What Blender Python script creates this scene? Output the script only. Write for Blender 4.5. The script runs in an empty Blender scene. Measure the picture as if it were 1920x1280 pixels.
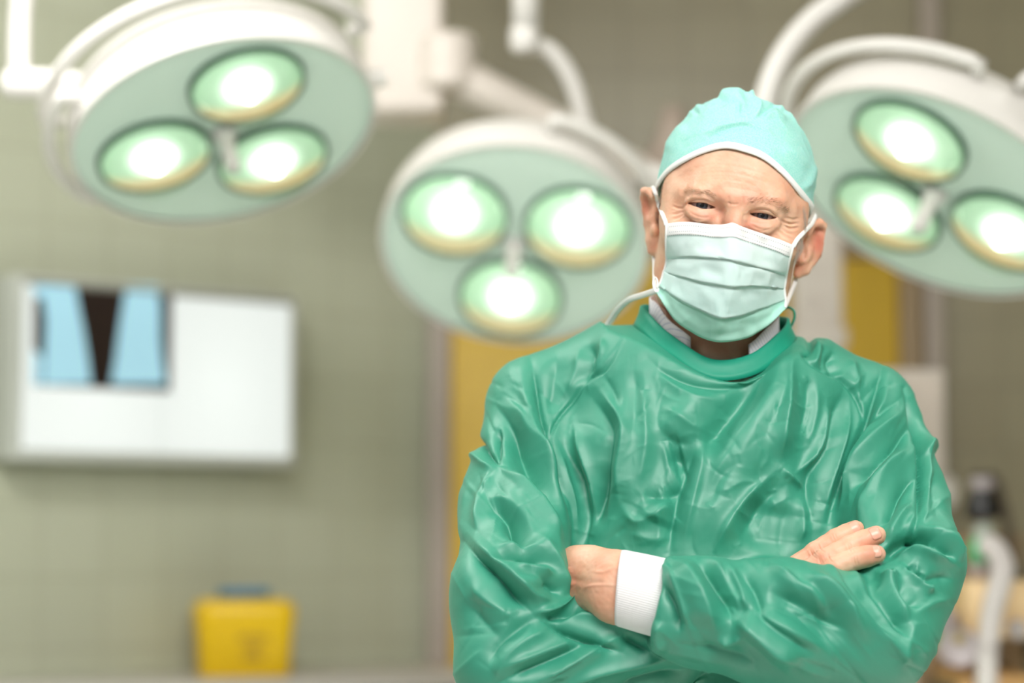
import bpy, bmesh, math, random
import numpy as np
from mathutils import Vector, Matrix
from mathutils.bvhtree import BVHTree

random.seed(7)
rng = np.random.default_rng(7)
C = bpy.context.scene.collection
S = bpy.context.scene
PI = math.pi

# ------------------------------------------------------------------ camera
CAM = np.array([0.0, 0.0, 1.25])
PITCH = math.radians(5.0)
FPX = 85.0 / 36.0 * 1920.0
FWD = np.array([0, math.cos(PITCH), math.sin(PITCH)])
UP = np.array([0, -math.sin(PITCH), math.cos(PITCH)])
RT = np.array([1.0, 0, 0])
cam = bpy.data.cameras.new('camera')
cam.lens = 85; cam.sensor_width = 36
cam.dof.use_dof = True
cam.dof.focus_distance = 2.63
cam.dof.aperture_fstop = 1.9
cam.clip_end = 60
camo = bpy.data.objects.new('camera', cam); C.objects.link(camo)
camo.location = CAM
camo.rotation_euler = (math.radians(90) + PITCH, 0, 0)
S.camera = camo

# ------------------------------------------------------------------ light and exposure
S.view_settings.view_transform = 'Standard'
S.view_settings.look = 'None'
S.view_settings.gamma = 1
S.view_settings.use_curve_mapping = False
S.view_settings.exposure = 0.0
w = bpy.data.worlds.new('world'); S.world = w; w.use_nodes = True
w.node_tree.nodes['Background'].inputs[0].default_value = (1.0, 0.98, 0.95, 1)
w.node_tree.nodes['Background'].inputs[1].default_value = 0.22

def area(name, loc, target, sx, sy, power, col=(1, 1, 1)):
    l = bpy.data.lights.new(name, 'AREA'); l.shape = 'RECTANGLE'; l.size = sx; l.size_y = sy
    l.energy = power; l.color = col
    o = bpy.data.objects.new(name, l); C.objects.link(o)
    o.location = loc
    d = Vector(target) - Vector(loc)
    o.rotation_euler = d.to_track_quat('-Z', 'Y').to_euler()
    return o
area('key_light', (0.55, 0.95, 2.84), (0.25, 2.75, 1.35), 1.5, 1.0, 98, (1, 0.975, 0.94))
area('fill_light', (-1.2, -0.4, 2.3), (0.2, 2.7, 1.5), 1.6, 1.0, 9, (1, 0.98, 0.96))
area('wall_fill', (-0.9, 3.0, 2.84), (-0.9, 5.4, 1.0), 1.0, 0.6, 42, (1, 0.985, 0.955))  # unseen area light added to brighten the left wall
for nm_, x_, y_, e_ in (('floor_bounce_left', -1.15, 3.05, 24), ('floor_bounce_right', 1.55, 3.1, 32)):  # added unseen lights, aimed at the floor to bounce fill onto the lamp faces
    o_ = area(nm_, (x_, y_, 2.84), (x_, y_, 0), 0.6, 0.6, e_, (1, 0.98, 0.94))
    o_.data.spread = math.radians(75)

# ------------------------------------------------------------------ projection helpers
def P(px, py, y):
    """point of the plane Y = y seen at a pixel of the 1920x1280 frame"""
    d = FWD + RT * ((px - 960) / FPX) + UP * ((640 - py) / FPX)
    return CAM + d * (y / d[1])

def PD(px, py, d):
    return CAM + d * (FWD + RT * ((px - 960) / FPX) + UP * ((640 - py) / FPX))

def proj(co):
    v = co - CAM
    z = v @ FWD
    return 960 + FPX * (v @ RT) / z, 640 - FPX * (v @ UP) / z

# ------------------------------------------------------------------ materials
def hexs(r, g, b):
    f = lambda c: (c / 255 / 12.92) if c / 255 <= 0.04045 else ((c / 255 + 0.055) / 1.055) ** 2.4
    return (f(r), f(g), f(b), 1)

def mat(name, col, rough=0.5, metal=0.0, spec=0.5, **kw):
    m = bpy.data.materials.new(name); m.use_nodes = True
    b = m.node_tree.nodes['Principled BSDF']
    b.inputs['Base Color'].default_value = col if len(col) == 4 else (*col, 1)
    b.inputs['Roughness'].default_value = rough
    b.inputs['Metallic'].default_value = metal
    b.inputs['Specular IOR Level'].default_value = spec
    for k, v in kw.items():
        b.inputs[k.replace('_', ' ')].default_value = v
    return m

def nd(m, t, **kw):
    n = m.node_tree.nodes.new(t)
    for k, v in kw.items():
        setattr(n, k, v)
    return n

def lk(m, a, b):
    m.node_tree.links.new(a, b)

def noise_col(m, c1, c2, scale, lo=0.35, hi=0.65, detail=3, coord='Object'):
    b = m.node_tree.nodes['Principled BSDF']
    tc = nd(m, 'ShaderNodeTexCoord'); n = nd(m, 'ShaderNodeTexNoise'); n.inputs['Scale'].default_value = scale
    n.inputs['Detail'].default_value = detail
    r = nd(m, 'ShaderNodeValToRGB')
    r.color_ramp.elements[0].position = lo; r.color_ramp.elements[0].color = c1
    r.color_ramp.elements[1].position = hi; r.color_ramp.elements[1].color = c2
    lk(m, tc.outputs[coord], n.inputs['Vector']); lk(m, n.outputs['Fac'], r.inputs['Fac'])
    lk(m, r.outputs['Color'], b.inputs['Base Color'])
    return r

def emis(name, col, s):
    m = mat(name, col, 0.4)
    b = m.node_tree.nodes['Principled BSDF']
    b.inputs['Emission Color'].default_value = col
    b.inputs['Emission Strength'].default_value = s
    return m

def tile_mat(name, c1, c2, grout):
    m = mat(name, c1, 0.32)
    b = m.node_tree.nodes['Principled BSDF']
    tc = nd(m, 'ShaderNodeTexCoord'); sp = nd(m, 'ShaderNodeSeparateXYZ'); cb = nd(m, 'ShaderNodeCombineXYZ')
    br = nd(m, 'ShaderNodeTexBrick'); br.offset = 0.0
    br.inputs['Color1'].default_value = c1; br.inputs['Color2'].default_value = c2
    br.inputs['Mortar'].default_value = grout
    br.inputs['Scale'].default_value = 1.0
    br.inputs['Mortar Size'].default_value = 0.004
    br.inputs['Mortar Smooth'].default_value = 0.2
    br.inputs['Brick Width'].default_value = 0.15; br.inputs['Row Height'].default_value = 0.15
    lk(m, tc.outputs['Object'], sp.inputs[0]); lk(m, sp.outputs['X'], cb.inputs['X']); lk(m, sp.outputs['Z'], cb.inputs['Y'])
    lk(m, cb.outputs[0], br.inputs['Vector']); lk(m, br.outputs['Color'], b.inputs['Base Color'])
    bp = nd(m, 'ShaderNodeBump'); bp.inputs['Strength'].default_value = 0.3; bp.inputs['Distance'].default_value = 0.002
    bp.invert = True
    lk(m, br.outputs['Fac'], bp.inputs['Height']); lk(m, bp.outputs['Normal'], b.inputs['Normal'])
    return m

# ------------------------------------------------------------------ mesh helpers
def link(name, me, m=None, parent=None, smooth=True):
    o = bpy.data.objects.new(name, me); C.objects.link(o)
    if m is not None:
        for x in (m if isinstance(m, (list, tuple)) else [m]):
            me.materials.append(x)
    if parent is not None:
        o.parent = parent
    if smooth:
        me.polygons.foreach_set('use_smooth', [True] * len(me.polygons))
    return o

def mesh_np(name, V, F):
    me = bpy.data.meshes.new(name)
    me.from_pydata([tuple(v) for v in np.asarray(V, float)], [], [tuple(int(i) for i in f) for f in F])
    me.update()
    return me

def mesh_quads(name, V, Q):
    """fast mesh from numpy quads"""
    me = bpy.data.meshes.new(name)
    n = len(Q)
    me.vertices.add(len(V)); me.vertices.foreach_set('co', np.ascontiguousarray(V, np.float32).ravel())
    me.loops.add(n * 4); me.loops.foreach_set('vertex_index', np.ascontiguousarray(Q, np.int32).ravel())
    me.polygons.add(n); me.polygons.foreach_set('loop_start', np.arange(0, n * 4, 4, dtype=np.int32))
    me.update(calc_edges=True); me.validate()
    return me

def empty(name, loc, label=None, cat=None, group=None, rot=None):
    o = bpy.data.objects.new(name, None); C.objects.link(o); o.location = loc
    if rot is not None:
        o.rotation_euler = rot
    tag(o, label, cat, group)
    return o

def tag(o, label=None, cat=None, group=None, kind=None):
    if label: o['label'] = label
    if cat: o['category'] = cat
    if group: o['group'] = group
    if kind: o['kind'] = kind
    return o

def bm_obj(name, bm, m=None, parent=None, smooth=False, bevel=0, seg=2):
    me = bpy.data.meshes.new(name); bm.normal_update(); bm.to_mesh(me); bm.free()
    o = link(name, me, m, parent, smooth)
    if bevel:
        b = o.modifiers.new('bevel', 'BEVEL'); b.width = bevel; b.segments = seg; b.limit_method = 'ANGLE'
        b.harden_normals = False
    return o

def box(bm, lo, hi, M=None):
    vs = [Vector((x, y, z)) for x in (lo[0], hi[0]) for y in (lo[1], hi[1]) for z in (lo[2], hi[2])]
    if M is not None: vs = [M @ v for v in vs]
    v = [bm.verts.new(p) for p in vs]
    for f in ((0, 1, 3, 2), (4, 6, 7, 5), (0, 4, 5, 1), (2, 3, 7, 6), (0, 2, 6, 4), (1, 5, 7, 3)):
        bm.faces.new([v[i] for i in f])

def boxo(name, lo, hi, m, parent=None, bevel=0.0, M=None, seg=2):
    bm = bmesh.new(); box(bm, lo, hi, M)
    return bm_obj(name, bm, m, parent, bevel > 0, bevel, seg)

def catmull(pts, n=8):
    pts = np.asarray(pts, float)
    if len(pts) < 3:
        t = np.linspace(0, 1, n + 1)[:, None]
        return pts[0] * (1 - t) + pts[-1] * t
    p = np.vstack([2 * pts[0] - pts[1], pts, 2 * pts[-1] - pts[-2]])
    out = []
    for i in range(1, len(p) - 2):
        for t in np.linspace(0, 1, n, endpoint=False):
            out.append(0.5 * ((2 * p[i]) + (p[i + 1] - p[i - 1]) * t + (2 * p[i - 1] - 5 * p[i] + 4 * p[i + 1] - p[i + 2]) * t * t
                              + (3 * p[i] - p[i - 1] - 3 * p[i + 1] + p[i + 2]) * t ** 3))
    out.append(p[-2])
    return np.array(out)

def tube(bm, pts, radii, n=12, flat=1.0, flat_dir=None, caps=True, rib=0.0):
    pts = np.asarray(pts, float)
    if np.isscalar(radii): radii = [radii] * len(pts)
    T = np.gradient(pts, axis=0); T /= np.linalg.norm(T, axis=1)[:, None] + 1e-12
    ref = np.array(flat_dir if flat_dir is not None else (0.31, 0.22, 0.93))
    rings = []
    N = None
    for i, p in enumerate(pts):
        if N is None or flat_dir is not None:
            N = np.cross(T[i], ref)
            if np.linalg.norm(N) < 1e-4: N = np.cross(T[i], (0, 1, 0))
        else:
            N = N - T[i] * (N @ T[i])
        N = N / np.linalg.norm(N)
        B = np.cross(T[i], N)
        ring = []
        for k in range(n):
            a = 2 * PI * k / n
            ring.append(bm.verts.new(p + radii[i] * (math.cos(a) * N + flat * math.sin(a) * B)))
        rings.append(ring)
    for i in range(len(rings) - 1):
        for k in range(n):
            bm.faces.new((rings[i][k], rings[i][(k + 1) % n], rings[i + 1][(k + 1) % n], rings[i + 1][k]))
    if caps:
        bm.faces.new(list(reversed(rings[0]))); bm.faces.new(rings[-1])

def tubeo(name, pts, r, m, parent=None, n=16, smooth_n=0, **kw):
    if smooth_n: 
        if not np.isscalar(r):
            r = np.interp(np.linspace(0, 1, (len(pts) - 1) * smooth_n + 1), np.linspace(0, 1, len(pts)), r)
        pts = catmull(pts, smooth_n)
    bm = bmesh.new(); tube(bm, pts, r, n, **kw)
    bmesh.ops.recalc_face_normals(bm, faces=bm.faces)
    return bm_obj(name, bm, m, parent, True)

def lathe(bm, prof, n=48, M=None, close=False):
    rings = []
    for r, z in prof:
        if r < 1e-6:
            v = Vector((0, 0, z)); rings.append([bm.verts.new(M @ v if M else v)])
        else:
            ring = []
            for k in range(n):
                a = 2 * PI * k / n
                v = Vector((r * math.cos(a), r * math.sin(a), z)); ring.append(bm.verts.new(M @ v if M else v))
            rings.append(ring)
    for a, b in zip(rings[:-1], rings[1:]):
        for k in range(n):
            if len(a) == 1 and len(b) == 1: continue
            if len(a) == 1: bm.faces.new((a[0], b[k], b[(k + 1) % n]))
            elif len(b) == 1: bm.faces.new((a[k], b[0], a[(k + 1) % n]))
            else: bm.faces.new((a[k], b[k], b[(k + 1) % n], a[(k + 1) % n]))

def latheo(name, prof, m, parent=None, n=48, M=None, bevel=0):
    bm = bmesh.new(); lathe(bm, prof, n, M)
    bmesh.ops.recalc_face_normals(bm, faces=bm.faces)
    o = bm_obj(name, bm, m, parent, True)
    me = o.data
    for p in me.polygons: p.use_smooth = True
    try:
        me.set_sharp_from_angle(angle=math.radians(40))
    except Exception:
        pass
    return o

# ------------------------------------------------------------------ colours of the room
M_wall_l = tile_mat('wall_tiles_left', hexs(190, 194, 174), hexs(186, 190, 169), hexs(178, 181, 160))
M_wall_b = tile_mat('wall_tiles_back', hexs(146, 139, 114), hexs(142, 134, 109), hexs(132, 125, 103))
M_ceil = mat('ceiling_white', hexs(225, 222, 212), 0.8)
M_floor = mat('floor_vinyl', hexs(196, 200, 192), 0.4)
noise_col(M_floor, hexs(190, 195, 186), hexs(203, 206, 198), 60)
M_yellow = mat('door_yellow', hexs(222, 184, 62), 0.45)
M_trim = mat('door_frame_grey', hexs(172, 160, 150), 0.5)
M_trimd = mat('door_edge_brown', hexs(160, 138, 108), 0.5)
M_white = mat('lamp_white', hexs(226, 223, 219), 0.35, spec=0.5)
M_white2 = mat('column_white', hexs(226, 217, 209), 0.45)
M_mint = mat('lamp_mint', hexs(212, 234, 223), 0.45)
M_ring = mat('lens_ring', hexs(62, 96, 74), 0.35)
M_glassg = mat('grey_plastic', hexs(205, 200, 196), 0.4)
M_steel = mat('steel', (0.62, 0.62, 0.6, 1), 0.3, 1.0)

# ------------------------------------------------------------------ room shell
floor = boxo('floor', (-3.4, -1.2, -0.1), (3.2, 6.0, 0.0), M_floor); tag(floor, kind='structure')
ceiling = boxo('ceiling', (-3.4, 0.9, 2.9), (3.2, 6.0, 3.0), M_ceil); tag(ceiling, kind='structure')

YB = 5.75
corner = P(818, 640, YB)
AW = math.radians(40)
wl_dir = np.array([math.cos(AW), math.sin(AW), 0])     # towards the corner
wl_n = np.array([math.sin(AW), -math.cos(AW), 0])      # faces the room
wb = boxo('wall_back', (0, 0, 0), (3.2 - corner[0], 0.12, 2.9), M_wall_b)
wb.location = (corner[0], YB, 0); tag(wb, kind='structure')
LW = 3.6
wl = boxo('wall_left', (-LW, 0, 0), (0, 0.12, 2.9), M_wall_l)
wl.location = (corner[0], YB, 0); wl.rotation_euler = (0, 0, AW); tag(wl, kind='structure')
wr = boxo('wall_right', (3.08, -1.2, 0), (3.2, YB, 2.9), M_wall_b); tag(wr, kind='structure')

def on_left_wall(px, py, off=0.0):
    """point where a pixel's ray meets the left wall pushed out by off"""
    d = FWD + RT * ((px - 960) / FPX) + UP * ((640 - py) / FPX)
    p0 = np.array([corner[0], YB, 0]) + wl_n * off
    t = ((p0 - CAM) @ wl_n) / (d @ wl_n)
    return CAM + d * t

# door (double leaf yellow door in the back wall)
x0 = P(846, 640, YB)[0]; x1 = P(1682, 640, YB)[0]; ztop = P(1620, 487, YB)[2]
door = boxo('door_1', (x0, YB - 0.03, 0.005), (x1, YB - 0.004, ztop), M_yellow, bevel=0.003); tag(door, kind='structure')
xm = (x0 + x1) / 2
gap = boxo('door_gap', (xm - 0.004, YB - 0.033, 0.006), (xm + 0.004, YB - 0.0305, ztop), mat('gap_dark', hexs(60, 50, 30), .7), door)
hd = tubeo('handle', [(xm + 0.05, YB - 0.031, 1.0), (xm + 0.05, YB - 0.07, 1.0), (xm + 0.14, YB - 0.07, 1.0)], 0.009, M_steel, door, smooth_n=5)
t1 = boxo('trim_1', (x0 - 0.052, YB - 0.05, 0), (x0 - 0.002, YB - 0.002, ztop + 0.05), M_trim, bevel=0.004); tag(t1, kind='structure')
t2 = boxo('trim_2', (x1 + 0.002, YB - 0.05, 0), (x1 + 0.052, YB - 0.002, ztop + 0.05), M_trimd, bevel=0.004); tag(t2, kind='structure')
t3 = boxo('trim_3', (x0 - 0.002, YB - 0.05, ztop + 0.002), (x1 + 0.002, YB - 0.002, ztop + 0.05), M_trimd, bevel=0.004); tag(t3, kind='structure')
t4 = boxo('trim_4', (x1 + 0.062, YB - 0.045, 0), (x1 + 0.105, YB - 0.002, 2.898), M_trim, bevel=0.004); tag(t4, kind='structure')

# ------------------------------------------------------------------ x-ray viewer on the left wall
def viewer():
    a = on_left_wall(22, 870, 0.10); b = on_left_wall(556, 868, 0.10)
    top = on_left_wall(30, 512, 0.10)
    wdt = np.linalg.norm((b - a)[:2]); z0 = 0.5 * (a[2] + b[2]); z1 = top[2]; hgt = z1 - z0
    root = empty('xray_viewer', Vector(a - wl_n * 0.10) * 1.0, 'white light box for x-ray films glowing on the tiled wall', 'light box', rot=(0, 0, AW))
    root.location.z = z0
    m_case = mat('viewer_case', hexs(196, 200, 194), 0.45)
    boxo('case', (0, -0.10, 0), (wdt, -0.004, hgt), m_case, root, 0.006)
    fr = 0.022
    for i in range(2):
        xa = fr + i * (wdt - 2 * fr) / 2; xb = fr + (i + 1) * (wdt - 2 * fr) / 2 - (0.004 if i == 0 else 0)
        pm = emis('viewer_glow', hexs(232, 240, 236), 0.0)
        bsdf = pm.node_tree.nodes['Principled BSDF']
        tc = nd(pm, 'ShaderNodeTexCoord'); gr = nd(pm, 'ShaderNodeTexGradient', gradient_type='SPHERICAL'); mp = nd(pm, 'ShaderNodeMapping')
        mp.inputs['Location'].default_value = (-(xa + xb) / 2 * 2.2, 0, -hgt * 0.45 * 2.2); mp.inputs['Scale'].default_value = (2.2, 0.2, 2.2)
        mr = nd(pm, 'ShaderNodeMapRange'); mr.inputs['To Min'].default_value = 0.62; mr.inputs['To Max'].default_value = 0.92
        lk(pm, tc.outputs['Object'], mp.inputs[0]); lk(pm, mp.outputs[0], gr.inputs[0]); lk(pm, gr.outputs['Fac'], mr.inputs[0])
        lk(pm, mr.outputs[0], bsdf.inputs['Emission Strength'])
        bsdf.inputs['Base Color'].default_value = (0.3, 0.3, 0.3, 1)
        boxo('glowing_panel', (xa, -0.104, fr), (xb, -0.1005, hgt - fr), pm, root)
    # clip rail for films
    boxo('film_clip', (fr, -0.112, hgt - fr + 0.002), (wdt - fr, -0.1005, hgt - fr + 0.012), mat('clip', hexs(150, 150, 140), .4), root, 0.001)
    return root, wdt, hgt
vroot, vw, vh = viewer()

def film():
    def loc(px, py):
        p = on_left_wall(px, py, 0.108)
        q = p - np.array(vroot.location)
        return float(q @ wl_dir), float(q[2])
    xa, za = loc(62, 722); xb, zb = loc(320, 722); _, zt = loc(62, 533)
    za = max(za, 0.03)
    o = empty('xray_film', vroot.location, 'dark x-ray film of two pale blue leg bones clipped on the light box', 'x-ray film', rot=(0, 0, AW))
    md = mat('film_dark', hexs(42, 30, 28), 0.3)
    boxo('film_sheet', (xa, -0.1085, za), (xb, -0.1065, zt), md, o)
    mb = emis('film_pale', hexs(158, 203, 222), 0.5)  # light box shining through the film, put in as emission
    def bone(poly):
        bm = bmesh.new()
        f = [bm.verts.new((*(lambda q: (q[0], -0.1088, q[1]))(loc(*p)),)) for p in poly]
        face = bm.faces.new(f)
        r = bmesh.ops.extrude_face_region(bm, geom=[face])
        for v in r['geom']:
            if isinstance(v, bmesh.types.BMVert): v.co.y -= 0.0008
        bmesh.ops.recalc_face_normals(bm, faces=bm.faces)
        bm_obj('bone_image', bm, mb, o)
    bone([(78, 535), (140, 535), (146, 570), (156, 620), (164, 670), (170, 720), (80, 720), (84, 650), (86, 600), (82, 570)])
    bone([(236, 535), (295, 535), (300, 580), (300, 640), (304, 680), (310, 720), (208, 720), (216, 670), (224, 610), (232, 560)])
    bone([(62, 535), (84, 535), (80, 556), (66, 560)])
    bone([(62, 655), (78, 668), (76, 720), (62, 720)])
film()

# ------------------------------------------------------------------ counter and sharps container
ctz = P(200, 1266, 5.2)[2]
cA = on_left_wall(-260, 1266, 0.0); cB = on_left_wall(800, 1266, 0.0)
clen = np.linalg.norm((cB - cA)[:2])
croot = empty('counter', (cA[0] + wl_n[0] * 0.005, cA[1] + wl_n[1] * 0.005, 0), 'pale grey counter unit standing along the tiled wall under the light box', 'counter', rot=(0, 0, AW))
M_counter = mat('counter_top', hexs(205, 200, 196), 0.35)
boxo('worktop', (0, -0.34, ctz - 0.035), (clen, 0, ctz), M_counter, croot, 0.006)
boxo('cabinet_body', (0.02, -0.31, 0.08), (clen - 0.02, -0.02, ctz - 0.036), mat('counter_body', hexs(190, 190, 182), .5), croot, 0.004)
for k in range(3):
    dw = (clen - 0.04) / 3
    dd = boxo('door_panel', (0.024 + k * dw, -0.328, 0.1), (0.016 + (k + 1) * dw, -0.311, ctz - 0.05), mat('counter_door', hexs(200, 200, 194), .45), croot, 0.003)
    tubeo('handle', [(0.04 + k * dw + dw * .7, -0.329, ctz - .1), (0.04 + k * dw + dw * .7, -0.35, ctz - .1), (0.04 + k * dw + dw * .85, -0.35, ctz - .1), (0.04 + k * dw + dw * .85, -0.329, ctz - .1)], 0.005, M_steel, dd)

def sharps():
    base = on_left_wall(455, 1280, 0.16); base[2] = ctz
    o = empty('sharps_container', base, 'yellow plastic sharps container with a blue lid standing on the counter', 'container', rot=(0, 0, math.radians(12)))
    sc = np.linalg.norm(base - CAM) / FPX
    W = 182 * sc; D = W * 0.8; top = on_left_wall(455, 1122, 0.16)[2] - ctz
    my = mat('sharps_yellow', hexs(238, 196, 10), 0.35)
    # rounded tapered body
    def rr(hx, hy, r, n=6):
        pts = []
        for cx, cy, a0 in ((1, 1, 0), (-1, 1, 90), (-1, -1, 180), (1, -1, 270)):
            for i in range(n + 1):
                a = math.radians(a0 + 90 * i / n)
                pts.append((cx * (hx - r) + r * math.cos(a), cy * (hy - r) + r * math.sin(a)))
        return pts
    bm = bmesh.new(); rings = []
    for z, s, r in ((0.0, .88, .02), (0.004, .91, .025), (top * .5, .95, .03), (top * .80, 1.0, .03), (top * .90, 1.0, .035), (top * .96, .95, .04), (top * .99, .86, .045), (top, .72, .04)):
        rings.append([bm.verts.new((x, y, z)) for x, y in rr(W / 2 * s, D / 2 * s, r)])
    for a, b in zip(rings[:-1], rings[1:]):
        for k in range(len(a)):
            bm.faces.new((a[k], a[(k + 1) % len(a)], b[(k + 1) % len(a)], b[k]))
    bm.faces.new(list(reversed(rings[0]))); bm.faces.new(rings[-1])
    bm_obj('body', bm, my, o, True)
    bm = bmesh.new(); rings = []
    hl = 19 * sc
    for z, s in ((top + .0005, .50), (top + hl * .5, .52), (top + hl * .9, .52), (top + hl, .49)):
        rings.append([bm.verts.new((x, y, z)) for x, y in rr(W / 2 * s, D / 2 * s * 1.1, .02)])
    for a, b in zip(rings[:-1], rings[1:]):
        for k in range(len(a)):
            bm.faces.new((a[k], a[(k + 1) % len(a)], b[(k + 1) % len(a)], b[k]))
    bm.faces.new(list(reversed(rings[0]))); bm.faces.new(rings[-1])
    bm_obj('lid', bm, mat('sharps_lid', hexs(62, 120, 160), .4), o, True)
    bm = bmesh.new()
    ml = mat('sharps_print', hexs(176, 142, 40), .5)
    for zc, hw in ((.52, .30), (.485, .30), (.40, .16), (.33, .10), (.27, .20), (.245, .20)):
        yy = -D / 2 * (.93 + .02) - .0005
        box(bm, (W * .06 - W / 2 * hw, yy - .0015, top * zc - .002), (W * .06 + W / 2 * hw, yy + .004, top * zc + .002))
    bm_obj('printed_lines', bm, ml, o)
sharps()

# ------------------------------------------------------------------ surgical lamps
def lens_mats():
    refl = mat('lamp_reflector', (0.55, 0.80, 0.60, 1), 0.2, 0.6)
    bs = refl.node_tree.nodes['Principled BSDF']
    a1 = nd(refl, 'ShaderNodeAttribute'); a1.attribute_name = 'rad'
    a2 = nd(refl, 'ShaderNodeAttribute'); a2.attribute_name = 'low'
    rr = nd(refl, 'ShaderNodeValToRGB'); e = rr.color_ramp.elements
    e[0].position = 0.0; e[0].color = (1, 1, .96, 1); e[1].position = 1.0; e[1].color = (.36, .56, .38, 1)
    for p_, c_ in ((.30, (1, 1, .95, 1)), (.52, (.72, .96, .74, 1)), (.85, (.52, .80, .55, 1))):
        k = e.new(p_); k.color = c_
    st = nd(refl, 'ShaderNodeMapRange'); st.inputs['From Min'].default_value = .16; st.inputs['From Max'].default_value = .60  # bulb glow painted into the bowl's emission, fading outward
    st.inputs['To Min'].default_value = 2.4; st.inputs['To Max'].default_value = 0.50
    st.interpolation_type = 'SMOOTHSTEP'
    mxp = nd(refl, 'ShaderNodeMix', data_type='RGBA'); mxp.inputs[7].default_value = (1.2, .62, .31, 1)  # peach reflection along the lower bowl, painted into its emission
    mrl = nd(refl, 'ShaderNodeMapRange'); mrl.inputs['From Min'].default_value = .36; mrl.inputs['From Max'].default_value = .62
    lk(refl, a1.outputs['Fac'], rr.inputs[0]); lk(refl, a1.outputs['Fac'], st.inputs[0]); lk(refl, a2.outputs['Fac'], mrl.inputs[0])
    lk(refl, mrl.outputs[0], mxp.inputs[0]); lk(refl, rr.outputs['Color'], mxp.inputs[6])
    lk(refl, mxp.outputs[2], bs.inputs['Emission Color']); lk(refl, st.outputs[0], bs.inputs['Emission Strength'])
    rim = mat('reflector_rim', hexs(226, 190, 140), 0.25, 0.7)
    bulb = emis('lamp_bulb', (1.0, 0.97, 0.88, 1), 9.0)
    glow = None
    glass = bpy.data.materials.new('lens_glass'); glass.use_nodes = True
    nt = glass.node_tree; nt.nodes.clear()
    out = nt.nodes.new('ShaderNodeOutputMaterial'); mx = nt.nodes.new('ShaderNodeMixShader')
    tr = nt.nodes.new('ShaderNodeBsdfTransparent'); gl = nt.nodes.new('ShaderNodeBsdfGlossy')
    tr.inputs[0].default_value = (0.92, 0.98, 0.93, 1); gl.inputs['Roughness'].default_value = 0.06
    mx.inputs[0].default_value = 0.07
    nt.links.new(tr.outputs[0], mx.inputs[1]); nt.links.new(gl.outputs[0], mx.inputs[2]); nt.links.new(mx.outputs[0], out.inputs[0])
    return refl, rim, bulb, glow, glass
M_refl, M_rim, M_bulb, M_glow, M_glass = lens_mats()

def lamp(px, py, depth, tilt_deg, q, R, lens, rl, label, thick=0.105):
    """px,py: centre of the face; tilt: image angle of the long axis (down to the right positive); q: short/long axis"""
    c = PD(px, py, depth)
    a = math.radians(tilt_deg)
    u = math.cos(a) * RT - math.sin(a) * UP
    v = -math.sin(a) * RT - math.cos(a) * UP            # down in the picture
    view = (c - CAM) / np.linalg.norm(c - CAM)
    toward = -view
    u = u - toward * (u @ toward); u /= np.linalg.norm(u)
    v = v - toward * (v @ toward) - u * (v @ u); v /= np.linalg.norm(v)
    n = q * toward + math.sqrt(1 - q * q) * v            # face normal, looks down at the table
    e2 = np.cross(n, u)
    if e2 @ v < 0: e2 = -e2
    # local frame: X = u, Z = -n (up the housing), Y completes
    z = -n; x = u; y = np.cross(z, x)
    Mx = Matrix(((x[0], y[0], z[0], c[0]), (x[1], y[1], z[1], c[1]), (x[2], y[2], z[2], c[2]), (0, 0, 0, 1)))
    root = empty('surgical_lamp', (0, 0, 0), label, 'surgical lamp')
    root.matrix_world = Mx
    # the second in-plane axis e2 in local Y: sign
    sy = 1.0 if (y @ e2) > 0 else -1.0
    latheo('housing', [(R * .985, 0.0), (R, 0.006), (R * 1.005, 0.02), (R * .99, thick * .55), (R * .95, thick * .80), (R * .86, thick * .93),
                       (R * .6, thick * 1.06), (R * .25, thick * 1.13), (0, thick * 1.14)], M_white, root, 72)
    # face plate with three openings is a dish: flat ring plus lens wells
    latheo('face_plate', [(0, 0.004), (R * .3, 0.003), (R * .7, 0.0015), (R * .93, 0.0), (R * .985, 0.002)], M_mint, root, 72)
    latheo('rim_band', [(R * .985, -0.003), (R * 1.012, -0.003), (R * 1.014, 0.012), (R * 1.0, 0.014)], M_white, root, 72)
    for (lu, lv) in lens:
        T = Matrix.Translation((lu, sy * lv, 0))
        ring = latheo('lens_ring', [(rl * .985, -0.002), (rl * .995, -0.009), (rl * 1.045, -0.009), (rl * 1.06, -0.002), (rl * 1.06, 0.004)], M_ring, root, 48, T)
        latheo('reflector', [(rl * 1.0, -0.004), (rl * .965, -0.0035)], M_rim, ring, 48, T)
        # bowl recessed behind the face plate plane (drawn as its own dish)
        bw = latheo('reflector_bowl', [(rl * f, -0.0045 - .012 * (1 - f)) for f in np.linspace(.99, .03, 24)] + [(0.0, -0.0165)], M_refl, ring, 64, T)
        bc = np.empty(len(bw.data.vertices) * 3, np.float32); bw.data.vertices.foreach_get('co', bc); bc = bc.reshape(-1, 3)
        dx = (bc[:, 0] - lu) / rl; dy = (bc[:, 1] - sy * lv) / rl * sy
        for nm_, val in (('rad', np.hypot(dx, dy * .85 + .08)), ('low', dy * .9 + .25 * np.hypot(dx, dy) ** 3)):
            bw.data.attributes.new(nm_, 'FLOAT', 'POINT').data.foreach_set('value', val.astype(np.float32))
        latheo('bulb', [(0, -0.034), (.008, -0.033), (.013, -0.028), (.014, -0.022), (.013, -0.018), (.012, -.0160)], M_bulb, ring, 24,
               T @ Matrix.Translation((0, -sy * rl * .05, 0)))
        latheo('lens_glass', [(0, -0.058), (rl * .3, -0.056), (rl * .6, -0.045), (rl * .88, -0.022), (rl * .985, -0.008)], M_glass, ring, 48, T)
    # sterile grip in the middle
    latheo('grip', [(0.0, -0.075), (.010, -0.074), (.013, -0.066), (.012, -0.03), (.016, -0.01), (.022, 0.003)], mat('grip', hexs(205, 200, 198), .4), root, 24)
    return root, c, u, v, n, Mx, sy

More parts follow.
